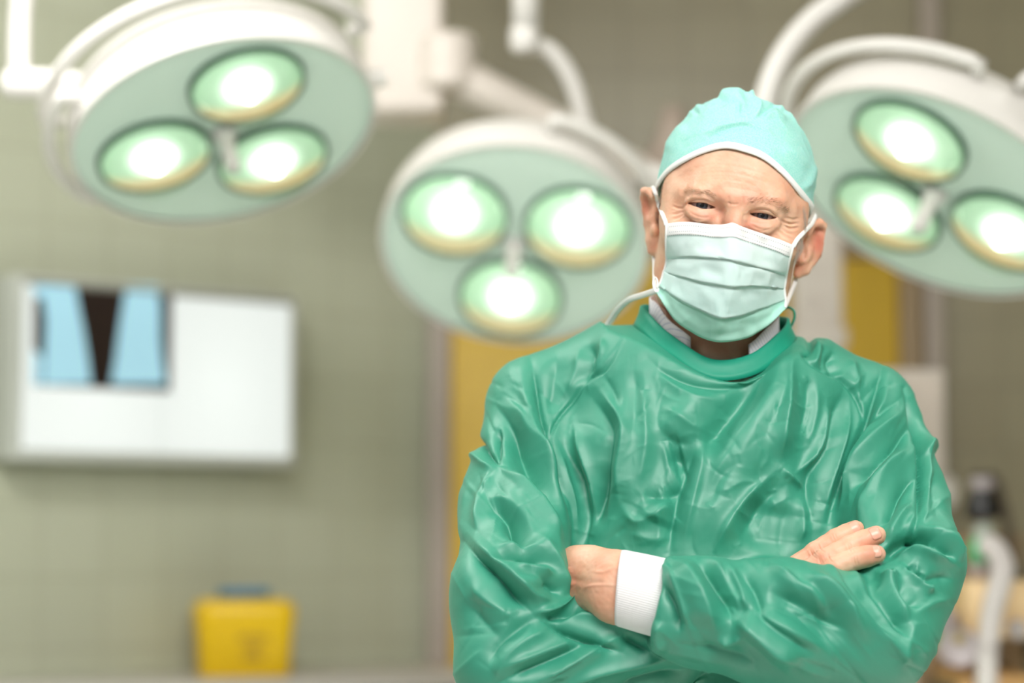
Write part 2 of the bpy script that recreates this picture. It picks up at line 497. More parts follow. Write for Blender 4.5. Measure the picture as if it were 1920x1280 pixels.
def equi(lst): return lst
mm = 3.9 / FPX
L1, c1, u1, v1, n1, Mx1, s1 = lamp(421, 250, 3.9, -13.5, 0.57, 0.248,
    [(-137 * mm, 17 * mm), (77 * mm, 120 * mm), (61 * mm, -136 * mm)], 0.089, 'white three-bulb surgical lamp above the light box, leftmost in the room')
mm2 = 4.35 / FPX
L2, c2, u2, v2, n2, Mx2, s2 = lamp(964, 462, 4.35, 6, 0.735, 0.240,
    [(-116 * mm2, -66 * mm2), (114 * mm2, -66 * mm2), (3 * mm2, 131 * mm2)], 0.092, 'white three-bulb surgical lamp just beside the surgeon\'s ear, middle of the three')
mm3 = 3.85 / FPX
L3, c3, u3, v3, n3, Mx3, s3 = lamp(1752, 365, 3.85, 25, 0.56, 0.250,
    [(-83 * mm3, -128 * mm3), (-65 * mm3, 119 * mm3), (149 * mm3, 8 * mm3)], 0.089, 'white three-bulb surgical lamp over the surgeon\'s shoulder, above the hose trolley')

def to_local(root, pts):
    inv = root.matrix_world.inverted()
    return [tuple(inv @ Vector(p)) for p in pts]

def rail(root, R, a0, a1, z=0.05, off=0.03, r=0.011):
    pts = [((R + off) * math.cos(a), (R + off) * math.sin(a), z) for a in np.linspace(a0, a1, 40)]
    pts = [((R) * math.cos(a0), R * math.sin(a0), z)] + pts + [((R) * math.cos(a1), R * math.sin(a1), z)]
    return tubeo('grip_rail', pts, r, M_white, root, 12)
bpy.context.view_layer.update()
rail(L1, .248, math.radians(20), math.radians(172), .075) if s1 < 0 else rail(L1, .248, math.radians(-172), math.radians(-20), .075)
rail(L1, .248, math.radians(150), math.radians(215), .03)
rail(L3, .250, math.radians(95), math.radians(200), .06) if s3 < 0 else rail(L3, .250, math.radians(-200), math.radians(-95), .06)
rail(L3, .250, math.radians(-40), math.radians(80), .075) if s3 < 0 else rail(L3, .250, math.radians(-80), math.radians(40), .075)
rail(L2, .240, math.radians(10), math.radians(80), .05) if s2 < 0 else rail(L2, .240, math.radians(-80), math.radians(-10), .05)

# lamp 1 fork
d1 = 3.92
tubeo('suspension_arm', to_local(L1, [PD(66, -330, d1 + .1), PD(62, -200, d1 + .05), PD(48, -60, d1), PD(38, 40, d1), PD(36, 150, d1)]), 0.0185, M_white, L1, 20, 8)
tubeo('pivot_block', to_local(L1, [PD(6, 157, d1), PD(20, 157, d1), PD(100, 158, d1), PD(150, 162, d1), PD(165, 164, d1)]), [.020, .0255, .0255, .024, .018], M_white, L1, 24)
latheo('pivot_knob', [(0, -.02), (.016, -.02), (.018, 0), (.016, .03), (0, .03)], M_white, L1, 20,
       Matrix.Translation(to_local(L1, [PD(690, 150, 3.95)])[0]) @ Matrix.Rotation(PI / 2, 4, 'Y'))
# lamp 2 arm
d2 = 4.4
tubeo('suspension_arm', to_local(L2, [PD(986, -420, d2), PD(986, -40, d2), PD(986, 52, d2)]), 0.0250, M_white, L2, 24)
tubeo('arm_joint', to_local(L2, [PD(984, 45, d2), PD(984, 60, d2), PD(984, 88, d2), PD(984, 100, d2)]), [.022, .0275, .0275, .02], M_white, L2, 24)
tubeo('curved_arm', to_local(L2, [PD(990, 84, d2 + .01), PD(1026, 92, d2 + .02), PD(1056, 122, d2 + .03), PD(1078, 165, d2 + .04), PD(1092, 215, d2 + .05), PD(1110, 275, d2 + .06)]), 0.0165, M_white, L2, 20, 8)
latheo('pivot_knob', [(0, -.02), (.022, -.02), (.026, 0), (.022, .03), (0, .03)], M_white, L2, 20,
       Matrix.Translation(to_local(L2, [PD(1212, 330, 4.36)])[0]) @ Matrix.Rotation(PI / 2, 4, 'Y'))
# lamp 3 arm
d3 = 4.05
tubeo('suspension_arm', to_local(L3, [PD(1760, -180, d3 + .1), PD(1660, -60, d3 + .05), PD(1585, -8, d3), PD(1520, 40, d3), PD(1468, 105, d3), PD(1438, 180, d3), PD(1432, 250, d3), PD(1445, 320, d3), PD(1490, 350, d3 - .05)]), 0.0205, M_white, L3, 20, 8)

# ceiling column with spring arm behind the lamps
dc = 4.75
ca = PD(680, 222, dc); cb = PD(832, -20, dc)
col_root = empty('ceiling_column', ((ca[0] + cb[0]) / 2, dc, 2.9), 'off-white ceiling-mounted column box with a sloping arm above the lamps', 'ceiling column')
def rel(p): return tuple(np.asarray(p) - np.array(col_root.location))
lo = rel(ca); hi = rel(cb)
boxo('column_box', (lo[0], -0.09, PD(700, 215, dc)[2] - 2.9), (hi[0], 0.09, -0.002), M_white2, col_root, 0.018, seg=3)
boxo('side_channel', (rel(PD(645, 0, dc + .05))[0], 0.0, PD(700, 200, dc)[2] - 2.9), (lo[0] + .002, 0.08, -0.002), mat('channel_green', hexs(168, 172, 152), .5), col_root, 0.004)
bmA = bmesh.new()
arm_p = [rel(PD(825, 118, dc + .02)), rel(PD(870, 150, dc + .02)), rel(PD(1000, 214, dc)), rel(PD(1120, 275, dc)), rel(PD(1235, 335, dc))]
tube(bmA, catmull(arm_p, 6), np.interp(np.linspace(0, 1, 25), [0, .15, .5, 1], [.085, .064, .05, .036]), 24, flat=0.7, flat_dir=(0, 0, 1))
bmesh.ops.recalc_face_normals(bmA, faces=bmA.faces)
bm_obj('spring_arm', bmA, M_white2, col_root, True)
latheo('arm_hub', [(0, -.055), (.05, -.055), (.06, -.045), (.06, .045), (.05, .055), (0, .055)], M_white2, col_root, 32,
       Matrix.Translation(rel(PD(838, 118, dc))))
tubeo('arm_end', [rel(PD(1225, 325, dc)), rel(PD(1262, 262, dc)), rel(PD(1262, 200, dc)), ], [.03, .035, .02], mat('arm_end_grey', hexs(176, 160, 148), .5), col_root, 20)

# ------------------------------------------------------------------ equipment at the right
dq = 5.4
def Q(px, py, d=dq): return P(px, py, d)
eq = empty('equipment_tower', (Q(1530, 900)[0], dq, 0), 'off-white medical equipment tower standing before the yellow door', 'equipment tower')
def er(p): return tuple(np.asarray(p) - np.array(eq.location))
a = er(Q(1484, 640)); b = er(Q(1572, 330))
boxo('column', (a[0], -0.05, 0.0), (b[0], 0.05, b[2]), M_white2, eq, 0.008)
a = er(Q(1478, 655)); b = er(Q(1582, 618))
boxo('shelf_block', (a[0], -0.075, a[2]), (b[0], 0.045, b[2]), M_white2, eq, 0.008)
latheo('dial', [(0, -.012), (.018, -.012), (.02, 0), (.02, .004)], mat('dial_grey', hexs(178, 170, 156), .4), eq, 24,
       Matrix.Translation((er(Q(1520, 508))[0], -0.053, er(Q(1520, 508))[2])) @ Matrix.Rotation(-PI / 2, 4, 'X') @ Matrix.Scale(-1, 4, (0, 0, 1)))
latheo('dial', [(0, -.008), (.012, -.008), (.013, 0), (.013, .004)], mat('dial_pale', hexs(196, 186, 176), .4), eq, 24,
       Matrix.Translation((er(Q(1522, 570))[0], -0.053, er(Q(1522, 570))[2])) @ Matrix.Rotation(-PI / 2, 4, 'X') @ Matrix.Scale(-1, 4, (0, 0, 1)))
boxo('foot', (a[0] - .02, -0.12, 0.0), (b[0] + .02, 0.1, 0.05), M_white2, eq, 0.01)

mon = empty('monitor_cabinet', (Q(1710, 790)[0], 4.95, 0), 'pale boxy monitor on a pole behind the surgeon\'s shoulder', 'monitor')
def mr_(p): return tuple(np.asarray(p) - np.array(mon.location))
a = mr_(Q(1640, 900, 4.95)); b = mr_(Q(1766, 694, 4.95))
boxo('case', (a[0], -0.04, a[2]), (b[0], 0.09, b[2]), M_white2, mon, 0.008)
boxo('screen_panel', (a[0] + .012, -0.043, a[2] + .015), (b[0] - .012, -0.0405, b[2] - .015), mat('panel_pale', hexs(226, 212, 202), .4), mon)
cx = (a[0] + b[0]) / 2
tubeo('pole', [(cx, 0.02, 0.03), (cx, 0.02, a[2] + .01)], 0.018, M_white2, mon, 16)
latheo('base', [(0, 0.0), (.12, 0.0), (.12, .02), (.05, .04), (0, .045)], M_white2, mon, 32, Matrix.Translation((cx, 0.02, 0)))
latheo('side_knob', [(0, -.03), (.02, -.032), (.03, -.02), (.033, .0), (.03, .02), (.02, .032), (0, .034)], mat('knob_white', hexs(228, 222, 216), .4), mon, 24,
       Matrix.Translation(mr_(Q(1768, 922, 4.95))))

# trolley with breathing gear
dt = 4.6
def T(px, py, d=dt): return P(px, py, d)
tr = empty('anaesthesia_trolley', (T(1845, 1200)[0], dt, 0), 'tan-shelved trolley carrying breathing gear beside the surgeon\'s elbow', 'trolley')
def tl(p): return tuple(np.asarray(p) - np.array(tr.location))
M_tan = mat('trolley_tan', hexs(240, 208, 160), 0.45)
M_dark = mat('trolley_dark', hexs(92, 82, 66), 0.5)
M_brown = mat('trolley_brown', hexs(150, 122, 88), 0.5)
xl = tl(T(1745, 1100))[0]; xr = tl(T(1935, 1100))[0]
boxo('drawer_front', (tl(T(1788, 1190))[0], -0.14, tl(T(1788, 1192))[2]), (tl(T(1916, 1088))[0], 0.16, tl(T(1900, 1086))[2]), M_tan, tr, 0.01)
boxo('drawer_front', (tl(T(1776, 1320))[0], -0.14, 0.75), (tl(T(1916, 1262))[0], 0.16, tl(T(1900, 1258))[2]), mat('trolley_tan_low', hexs(206, 162, 104), .45), tr, 0.01)
boxo('body', (xl + .02, -0.10, 0.12), (xr, 0.16, tl(T(1800, 1262))[2] - .012), M_dark, tr, 0.006)
boxo('back_panel', (xl, 0.162, 0.12), (xr + .02, 0.18, tl(T(1800, 1000))[2]), M_brown, tr, 0.004)
for wx in (xl + .05, xr - .05):
    for wy in (-.07, .13):
        bmw = bmesh.new(); lathe(bmw, [(0, -.015), (.05, -.015), (.058, -.008), (.058, .008), (.05, .015), (0, .015)], 24, Matrix.Translation((wx, wy, .0585)) @ Matrix.Rotation(PI / 2, 4, 'Y'))
        bmesh.ops.recalc_face_normals(bmw, faces=bmw.faces)
        bm_obj('caster', bmw, M_dark, tr, True)
tubeo('rear_pole', [tl(T(1838, 1090, dt + .1)), tl(T(1838, 960, dt + .1))], 0.012, M_brown, tr, 16)
latheo('black_canister', [(0, 0), (.020, 0), (.026, .002), (.026, .022), (.015, .045), (.014, .062), (.02, .068), (0, .068)], mat('canister_black', hexs(22, 22, 24), .35), tr, 28,
       Matrix.Translation(tl(T(1842, 973, dt + .1))) @ Matrix.Scale(1.3, 4))
latheo('canister_cap', [(0, 0), (.019, 0), (.022, .006), (.022, .018), (.017, .026), (0, .028)], mat('cap_pale', hexs(176, 166, 168), .4), tr, 28,
       Matrix.Translation(tl(T(1842, 918, dt + .1))) @ Matrix.Scale(1.05, 4))
latheo('green_vial', [(0, 0), (.017, 0), (.02, .004), (.02, .035), (.016, .044), (0, .046)], mat('vial_green', hexs(90, 200, 140), .25), tr, 28,
       Matrix.Translation(tl(T(1838, 1056, dt - .02))) @ Matrix.Scale(1.05, 4))
latheo('vial_cap', [(0, 0), (.018, 0), (.02, .004), (.02, .022), (.012, .032), (0, .034)], mat('vial_cap_grey', hexs(170, 178, 168), .3), tr, 28,
       Matrix.Translation(tl(T(1844, 1012, dt - .02))))
boxo('valve_block', (tl(T(1812, 1090))[0], -0.06, tl(T(1812, 1088))[2]), (tl(T(1862, 1065))[0], 0.06, tl(T(1812, 1056))[2]), mat('valve_grey', hexs(172, 160, 156), .35, .3), tr, 0.006)
gM = Matrix.Translation(tl(T(1797, 1212, dt - .16))) @ Matrix.Rotation(PI / 2, 4, 'X')
g = latheo('pressure_gauge', [(0, .0), (.028, .0), (.034, .004), (.036, .012), (.036, -.03), (0, -.03)], mat('gauge_pale', hexs(196, 186, 188), .35), tr, 36, gM)
latheo('gauge_hub', [(0, .004), (.009, .003), (.011, .0)], mat('gauge_ochre', hexs(168, 148, 84), .4), g, 20, Matrix.Translation(tl(T(1799, 1196, dt - .165))) @ Matrix.Rotation(PI / 2, 4, 'X'))
latheo('flow_knob', [(0, .02), (.014, .02), (.017, .01), (.017, -.02), (0, -.02)], mat('knob_green', hexs(110, 152, 78), .4), tr, 24, Matrix.Translation(tl(T(1762, 1198, dt - .12))) @ Matrix.Rotation(PI / 2, 4, 'X'))
latheo('joint_ball', [(0, -.03), (.018, -.026), (.028, -.012), (.03, 0), (.028, .012), (.018, .026), (0, .03)], mat('ball_grey', hexs(170, 160, 160), .4), tr, 24, Matrix.Translation(tl(T(1768, 1165, dt - .1))))
latheo('joint_ball', [(0, -.02), (.012, -.017), (.019, -.008), (.02, 0), (.019, .008), (.012, .017), (0, .02)], mat('ball_grey2', hexs(180, 172, 170), .35), tr, 24, Matrix.Translation(tl(T(1908, 1180, dt - .16))))
# corrugated hose
hp = catmull([tl(T(1850, 1300 + 400, dt - .2)), tl(T(1850, 1280, dt - .2)), tl(T(1854, 1200, dt - .2)), tl(T(1862, 1140, dt - .19)), tl(T(1876, 1090, dt - .17)), tl(T(1880, 1060, dt - .15)), tl(T(1868, 1032, dt - .12)), tl(T(1852, 1022, dt - .08))], 40)
hr = [0.0195 + 0.0022 * math.sin(i * 1.25) for i in range(len(hp))]
tubeo('breathing_hose', hp, hr, mat('hose_white', hexs(222, 216, 214), .4), tr, 20)
cp = catmull([tl(T(1848, 895, dt + .12)), tl(T(1866, 900, dt + .12)), tl(T(1885, 960, dt + .12)), tl(T(1905, 1060, dt + .12)), tl(T(1925, 1160, dt + .12)), tl(T(1935, 1250, dt + .12))], 8)
tubeo('black_cable', cp, 0.010, M_dark, tr, 10)

#==PERSON==
# ================================================================== the surgeon
class Vol:
    """distance field on a rectilinear grid, meshed by surface nets"""
    def __init__(s, xs, ys, zs):
        s.ax = [np.asarray(a, np.float32) for a in (xs, ys, zs)]
        s.F = np.full([len(a) for a in s.ax], 0.5, np.float32)

    def _sl(s, lo, hi):
        sl = []
        for a, l, h in zip(s.ax, lo, hi):
            i = max(0, int(np.searchsorted(a, l)) - 1); j = min(len(a), int(np.searchsorted(a, h)) + 1)
            if j <= i: return None, None
            sl.append(slice(i, j))
        x = s.ax[0][sl[0]][:, None, None]; y = s.ax[1][sl[1]][None, :, None]; z = s.ax[2][sl[2]][None, None, :]
        return tuple(sl), (x, y, z)

    def add(s, prim, k=0.0, m=None):
        fn, lo, hi = prim
        m = (k + 0.012) if m is None else m
        sl, p = s._sl(np.asarray(lo) - m, np.asarray(hi) + m)
        if sl is None: return
        d = fn(*p); a = s.F[sl]
        if k > 0:
            h = np.clip(0.5 + 0.5 * (a - d) / k, 0, 1)
            s.F[sl] = a * (1 - h) + d * h - k * h * (1 - h)
        else:
            s.F[sl] = np.minimum(a, d)

    def sub(s, prim, k=0.0, m=None):
        fn, lo, hi = prim
        m = (k + 0.012) if m is None else m
        sl, p = s._sl(np.asarray(lo) - m, np.asarray(hi) + m)
        if sl is None: return
        d = -fn(*p); a = s.F[sl]
        if k > 0:
            h = np.clip(0.5 - 0.5 * (a - d) / k, 0, 1)
            s.F[sl] = a * (1 - h) + d * h + k * h * (1 - h)
        else:
            s.F[sl] = np.maximum(a, d)

    def mesh(s):
        F = s.F; B = F < 0
        nx, ny, nz = F.shape
        c = np.zeros((nx - 1, ny - 1, nz - 1), np.uint8)
        for dx in (0, 1):
            for dy in (0, 1):
                for dz in (0, 1):
                    c += B[dx:nx - 1 + dx, dy:ny - 1 + dy, dz:nz - 1 + dz]
        act = (c > 0) & (c < 8)
        I, J, K = np.nonzero(act)
        idm = np.full(act.shape, -1, np.int32); idm[I, J, K] = np.arange(len(I))
        acc = np.zeros((len(I), 3), np.float32); cnt = np.zeros(len(I), np.float32)
        corners = [(dx, dy, dz) for dx in (0, 1) for dy in (0, 1) for dz in (0, 1)]
        val = {q: F[I + q[0], J + q[1], K + q[2]] for q in corners}
        for q in corners:
            for ax in range(3):
                if q[ax] == 0:
                    r = list(q); r[ax] = 1; r = tuple(r)
                    a, b = val[q], val[r]
                    cr = (a < 0) != (b < 0)
                    t = np.where(cr, a / np.where(cr, a - b, 1), 0)
                    for e in range(3):
                        acc[:, e] += np.where(cr, (q[e] + (t if e == ax else 0)), 0)
                    cnt += cr
        acc /= cnt[:, None]
        V = np.empty_like(acc)
        for e, idx in enumerate((I, J, K)):
            a = s.ax[e]
            V[:, e] = a[idx] + acc[:, e] * (a[idx + 1] - a[idx])
        Qs = []
        for ax in range(3):
            sl0 = [slice(None)] * 3; sl1 = [slice(None)] * 3
            sl0[ax] = slice(0, -1); sl1[ax] = slice(1, None)
            x = B[tuple(sl0)] != B[tuple(sl1)]
            i, j, k = np.nonzero(x)
            o1, o2 = [(1, 2), (2, 0), (0, 1)][ax]
            idx = np.stack([i, j, k], 1)
            ok = (idx[:, o1] > 0) & (idx[:, o2] > 0) & (idx[:, o1] < F.shape[o1] - 1) & (idx[:, o2] < F.shape[o2] - 1)
            idx = idx[ok]
            inside = B[idx[:, 0], idx[:, 1], idx[:, 2]]
            q = []
            for da, db in ((0, 0), (1, 0), (1, 1), (0, 1)):
                t = idx.copy(); t[:, o1] -= da; t[:, o2] -= db
                q.append(idm[t[:, 0], t[:, 1], t[:, 2]])
            q = np.stack(q, 1)
            q[~inside] = q[~inside][:, ::-1]
            Qs.append(q)
        return V, np.vstack(Qs)

def ell(c, r, R=None):
    c = np.asarray(c, np.float32); r = np.asarray(r, np.float32)
    rm = float(r.max())
    def fn(x, y, z):
        x, y, z = x - c[0], y - c[1], z - c[2]
        if R is not None:
            x, y, z = (R[0][0] * x + R[0][1] * y + R[0][2] * z, R[1][0] * x + R[1][1] * y + R[1][2] * z, R[2][0] * x + R[2][1] * y + R[2][2] * z)
        k0 = np.sqrt((x / r[0]) ** 2 + (y / r[1]) ** 2 + (z / r[2]) ** 2)
        k1 = np.sqrt((x / r[0] ** 2) ** 2 + (y / r[1] ** 2) ** 2 + (z / r[2] ** 2) ** 2)
        return k0 * (k0 - 1) / (k1 + 1e-9)
    if R is None: return fn, c - r, c + r
    return fn, c - rm, c + rm

def cap(a, b, ra, rb, flat=None):
    """tapered capsule; flat=(direction, factor) squeezes the section along a direction"""
    a = np.asarray(a, np.float32); b = np.asarray(b, np.float32)
    ab = b - a; L2 = float(ab @ ab) + 1e-12
    def fn(x, y, z):
        px, py, pz = x - a[0], y - a[1], z - a[2]
        t = np.clip((px * ab[0] + py * ab[1] + pz * ab[2]) / L2, 0, 1)
        px, py, pz = px - t * ab[0], py - t * ab[1], pz - t * ab[2]
        if flat is not None:
            n, f = flat
            h = px * n[0] + py * n[1] + pz * n[2]
            g = h * (1 / f - 1)
            px, py, pz = px + g * n[0], py + g * n[1], pz + g * n[2]
        return np.sqrt(px * px + py * py + pz * pz) - (ra + (rb - ra) * t)
    m = max(ra, rb)
    return fn, np.minimum(a, b) - m, np.maximum(a, b) + m

def chain(pts, rad, k=0.01, flat=None):
    prims = [cap(pts[i], pts[i + 1], rad[i], rad[i + 1], flat) for i in range(len(pts) - 1)]
    def fn(x, y, z):
        d = None
        for f, _, _ in prims:
            e = f(x, y, z)
            if d is None: d = e
            else:
                h = np.clip(0.5 + 0.5 * (d - e) / k, 0, 1)
                d = d * (1 - h) + e * h - k * h * (1 - h)
        return d
    lo = np.min([p[1] for p in prims], 0); hi = np.max([p[2] for p in prims], 0)
    return fn, lo, hi

def lattice_noise(seed):
    g = np.random.default_rng(seed).random((32, 32, 32)).astype(np.float32)
    def f(p):
        i = np.floor(p).astype(int); t = (p - i).astype(np.float32); t = t * t * (3 - 2 * t); i &= 31; j = (i + 1) & 31
        x0, y0, z0 = i.T; x1, y1, z1 = j.T; tx, ty, tz = t.T
        l = lambda a, b, u: a + (b - a) * u
        return l(l(l(g[x0, y0, z0], g[x1, y0, z0], tx), l(g[x0, y1, z0], g[x1, y1, z0], tx), ty),
                 l(l(g[x0, y0, z1], g[x1, y0, z1], tx), l(g[x0, y1, z1], g[x1, y1, z1], tx), ty), tz)
    return f
NZ = [lattice_noise(i) for i in range(6)]

def get_co(me):
    a = np.empty(len(me.vertices) * 3, np.float32); me.vertices.foreach_get('co', a); return a.reshape(-1, 3)
def get_no(me):
    a = np.empty(len(me.vertices) * 3, np.float32); me.vertex_normals.foreach_get('vector', a); return a.reshape(-1, 3)
def set_co(me, c):
    me.vertices.foreach_set('co', np.ascontiguousarray(c, np.float32).ravel()); me.update()

def laplace(V, Q, it, lam=0.5):
    E = np.vstack([Q[:, [0, 1]], Q[:, [1, 2]], Q[:, [2, 3]], Q[:, [3, 0]]])
    n = len(V)
    deg = np.bincount(E[:, 0], minlength=n) + np.bincount(E[:, 1], minlength=n)
    deg = np.maximum(deg, 1)
    for _ in range(it):
        s = np.zeros((n, 3))
        for e in range(3):
            s[:, e] = np.bincount(E[:, 0], V[E[:, 1], e], n) + np.bincount(E[:, 1], V[E[:, 0], e], n)
        V = V + lam * (s / deg[:, None] - V)
    return V.astype(np.float32)

def subdivide(me, lv=1):
    o = bpy.data.objects.new('tmp', me); C.objects.link(o)
    m = o.modifiers.new('s', 'SUBSURF'); m.levels = lv; m.render_levels = lv
    dg = bpy.context.evaluated_depsgraph_get()
    r = bpy.data.meshes.new_from_object(o.evaluated_get(dg))
    bpy.data.objects.remove(o); bpy.data.meshes.remove(me)
    return r

def strokes(px, py, lst, disp, mask, soft=False):
    wgt = mask.astype(np.float64) if mask.dtype != bool else None
    if wgt is not None: mask = wgt > .02
    """add fold profiles: (points, height in mm, width one side, width other side [, valley factor])"""
    for st in lst:
        pts = catmull(np.array(st[0], float), 4) if len(st[0]) > 2 else np.array(st[0], float)
        h = st[1] / 1000.0; wl_ = st[2]; wr_ = st[3]; val = st[4] if len(st) > 4 else 0.0
        W = 3.2 * max(wl_, wr_)
        lo = pts.min(0) - W; hi = pts.max(0) + W
        idx = np.nonzero(mask & (px > lo[0]) & (px < hi[0]) & (py > lo[1]) & (py < hi[1]))[0]
        if len(idx) == 0: continue
        x = px[idx]; y = py[idx]
        best = np.full(len(idx), 1e9); side = np.zeros(len(idx)); tt = np.zeros(len(idx))
        seg = np.diff(pts, axis=0); ln = np.linalg.norm(seg, axis=1) + 1e-9; cum = np.concatenate([[0], np.cumsum(ln)])
        for i in range(len(seg)):
            dx = x - pts[i, 0]; dy = y - pts[i, 1]
            t = np.clip((dx * seg[i, 0] + dy * seg[i, 1]) / ln[i] ** 2, 0, 1)
            ex = dx - t * seg[i, 0]; ey = dy - t * seg[i, 1]
            d = np.hypot(ex, ey)
            b = d < best
            best = np.where(b, d, best)
            side = np.where(b, np.sign(seg[i, 0] * dy - seg[i, 1] * dx), side)
            tt = np.where(b, (cum[i] + t * ln[i]) / cum[-1], tt)
        tp = np.clip(np.minimum(tt / 0.3, (1 - tt) / 0.3), 0, 1); tp = tp * tp * (3 - 2 * tp)
        tp = 0.12 + 0.88 * tp
        w = np.where(side > 0, wr_, wl_)     # side > 0: right of the drawing direction as seen (y down)
        e_ = .30 * w
        pr = np.exp(-(np.sqrt(best * best + e_ * e_) - e_) / (.78 * w)) if soft else np.exp(-(best / w) ** 2)
        if val:
            pr = pr - val * np.exp(-((best - 1.9 * w) / (0.9 * w)) ** 2)
        disp[idx] += h * tp * pr * (wgt[idx] if wgt is not None else 1.0)
    return disp

# ------------------------------------------------------------------ cloth, skin and other materials
def gown_mat(name, col, rough, crinkle=0.5, spec=0.6):
    m = mat(name, col, rough, spec=spec)
    b = m.node_tree.nodes['Principled BSDF']
    b.inputs['Sheen Weight'].default_value = 0.06
    b.inputs['Sheen Roughness'].default_value = 0.35
    b.inputs['Sheen Tint'].default_value = (0.75, 1.0, 0.88, 1)
    tc = nd(m, 'ShaderNodeTexCoord')
    n1 = nd(m, 'ShaderNodeTexNoise'); n1.inputs['Scale'].default_value = 9; n1.inputs['Detail'].default_value = 3; n1.inputs['Distortion'].default_value = 0.8
    v = nd(m, 'ShaderNodeTexVoronoi', feature='DISTANCE_TO_EDGE'); v.inputs['Scale'].default_value = 19
    mxv = nd(m, 'ShaderNodeMix', data_type='RGBA'); mxv.inputs[0].default_value = 0.12
    lk(m, tc.outputs['Object'], n1.inputs['Vector'])
    lk(m, tc.outputs['Object'], mxv.inputs[6]); lk(m, n1.outputs['Color'], mxv.inputs[7])
    lk(m, mxv.outputs[2], v.inputs['Vector'])
    mr = nd(m, 'ShaderNodeMapRange'); mr.inputs['From Max'].default_value = 0.22
    lk(m, v.outputs['Distance'], mr.inputs[0])
    n2 = nd(m, 'ShaderNodeTexNoise'); n2.inputs['Scale'].default_value = 150; n2.inputs['Detail'].default_value = 2; n2.inputs['Distortion'].default_value = .3
    lk(m, tc.outputs['Object'], n2.inputs['Vector'])
    msk = nd(m, 'ShaderNodeTexNoise'); msk.inputs['Scale'].default_value = 6
    lk(m, tc.outputs['Object'], msk.inputs['Vector'])
    mk = nd(m, 'ShaderNodeMapRange'); mk.inputs['From Min'].default_value = 0.4; mk.inputs['From Max'].default_value = 0.7
    lk(m, msk.outputs['Fac'], mk.inputs[0])
    ml = nd(m, 'ShaderNodeMath', operation='MULTIPLY'); lk(m, mr.outputs[0], ml.inputs[0]); lk(m, mk.outputs[0], ml.inputs[1])
    ad = nd(m, 'ShaderNodeMath', operation='MULTIPLY_ADD'); ad.inputs[1].default_value = .12; lk(m, n2.outputs['Fac'], ad.inputs[0]); lk(m, ml.outputs[0], ad.inputs[2])
    bp = nd(m, 'ShaderNodeBump'); bp.inputs['Strength'].default_value = crinkle; bp.inputs['Distance'].default_value = 0.0035
    lk(m, ad.outputs[0], bp.inputs['Height'])
    # weave
    wv = nd(m, 'ShaderNodeTexNoise'); wv.inputs['Scale'].default_value = 1.0; wv.inputs['Detail'].default_value = 2
    mp = nd(m, 'ShaderNodeMapping'); mp.inputs['Scale'].default_value = (900, 300, 60)
    lk(m, tc.outputs['Object'], mp.inputs[0]); lk(m, mp.outputs[0], wv.inputs['Vector'])
    bp2 = nd(m, 'ShaderNodeBump'); bp2.inputs['Strength'].default_value = 0.12; bp2.inputs['Distance'].default_value = 0.0005
    lk(m, wv.outputs['Fac'], bp2.inputs['Height']); lk(m, bp.outputs[0], bp2.inputs['Normal']); lk(m, bp2.outputs[0], b.inputs['Normal'])
    return m

M_gown = gown_mat('gown_cloth', (0.028, 0.300, 0.195, 1), 0.53, 0.12, 1.0)
M_band = gown_mat('gown_band', (0.006, 0.300, 0.190, 1), 0.5, 0.15, 0.4)
M_cuff = mat('cuff_knit', hexs(246, 244, 246), 0.8)
M_shirt = mat('shirt_white', hexs(238, 236, 242), 0.8)

def skin_mat():
    m = mat('skin', hexs(226, 172, 142), 0.46, spec=0.45)
    b = m.node_tree.nodes['Principled BSDF']
    b.inputs['Subsurface Weight'].default_value = 0.35
    b.inputs['Subsurface Radius'].default_value = (0.9, 0.32, 0.18)
    b.inputs['Subsurface Scale'].default_value = 0.006
    tc = nd(m, 'ShaderNodeTexCoord'); n = nd(m, 'ShaderNodeTexNoise'); n.inputs['Scale'].default_value = 38; n.inputs['Detail'].default_value = 5
    r = nd(m, 'ShaderNodeValToRGB')
    r.color_ramp.elements[0].position = 0.3; r.color_ramp.elements[0].color = hexs(226, 170, 140)
    r.color_ramp.elements[1].position = 0.7; r.color_ramp.elements[1].color = hexs(240, 200, 172)
    at = nd(m, 'ShaderNodeAttribute'); at.attribute_name = 'flush'
    mx = nd(m, 'ShaderNodeMix', data_type='RGBA'); mx.inputs[7].default_value = hexs(196, 96, 78)
    lk(m, tc.outputs['Object'], n.inputs['Vector']); lk(m, n.outputs['Fac'], r.inputs['Fac'])
    lk(m, at.outputs['Fac'], mx.inputs[0]); lk(m, r.outputs['Color'], mx.inputs[6]); lk(m, mx.outputs[2], b.inputs['Base Color'])
    n2 = nd(m, 'ShaderNodeTexNoise'); n2.inputs['Scale'].default_value = 420; n2.inputs['Detail'].default_value = 3
    lk(m, tc.outputs['Object'], n2.inputs['Vector'])
    bp = nd(m, 'ShaderNodeBump'); bp.inputs['Strength'].default_value = 0.18; bp.inputs['Distance'].default_value = 0.0008
    lk(m, n2.outputs['Fac'], bp.inputs['Height']); lk(m, bp.outputs[0], b.inputs['Normal'])
    return m
M_skin = skin_mat()

person = empty('person', (0.228, 2.80, 0.0), 'surgeon in green gown, cap and face mask standing with crossed arms', 'person')
bpy.context.view_layer.update()
def pobj(name, me, m, parent=None, smooth=True):
    """link a mesh given in world coordinates under the person (or one of his parts)"""
    par = parent or person
    o = link(name, me, m, par, smooth)
    o.matrix_parent_inverse = par.matrix_world.inverted()
    return o
def adopt(o, par):
    o.parent = par; o.matrix_parent_inverse = par.matrix_world.inverted(); return o

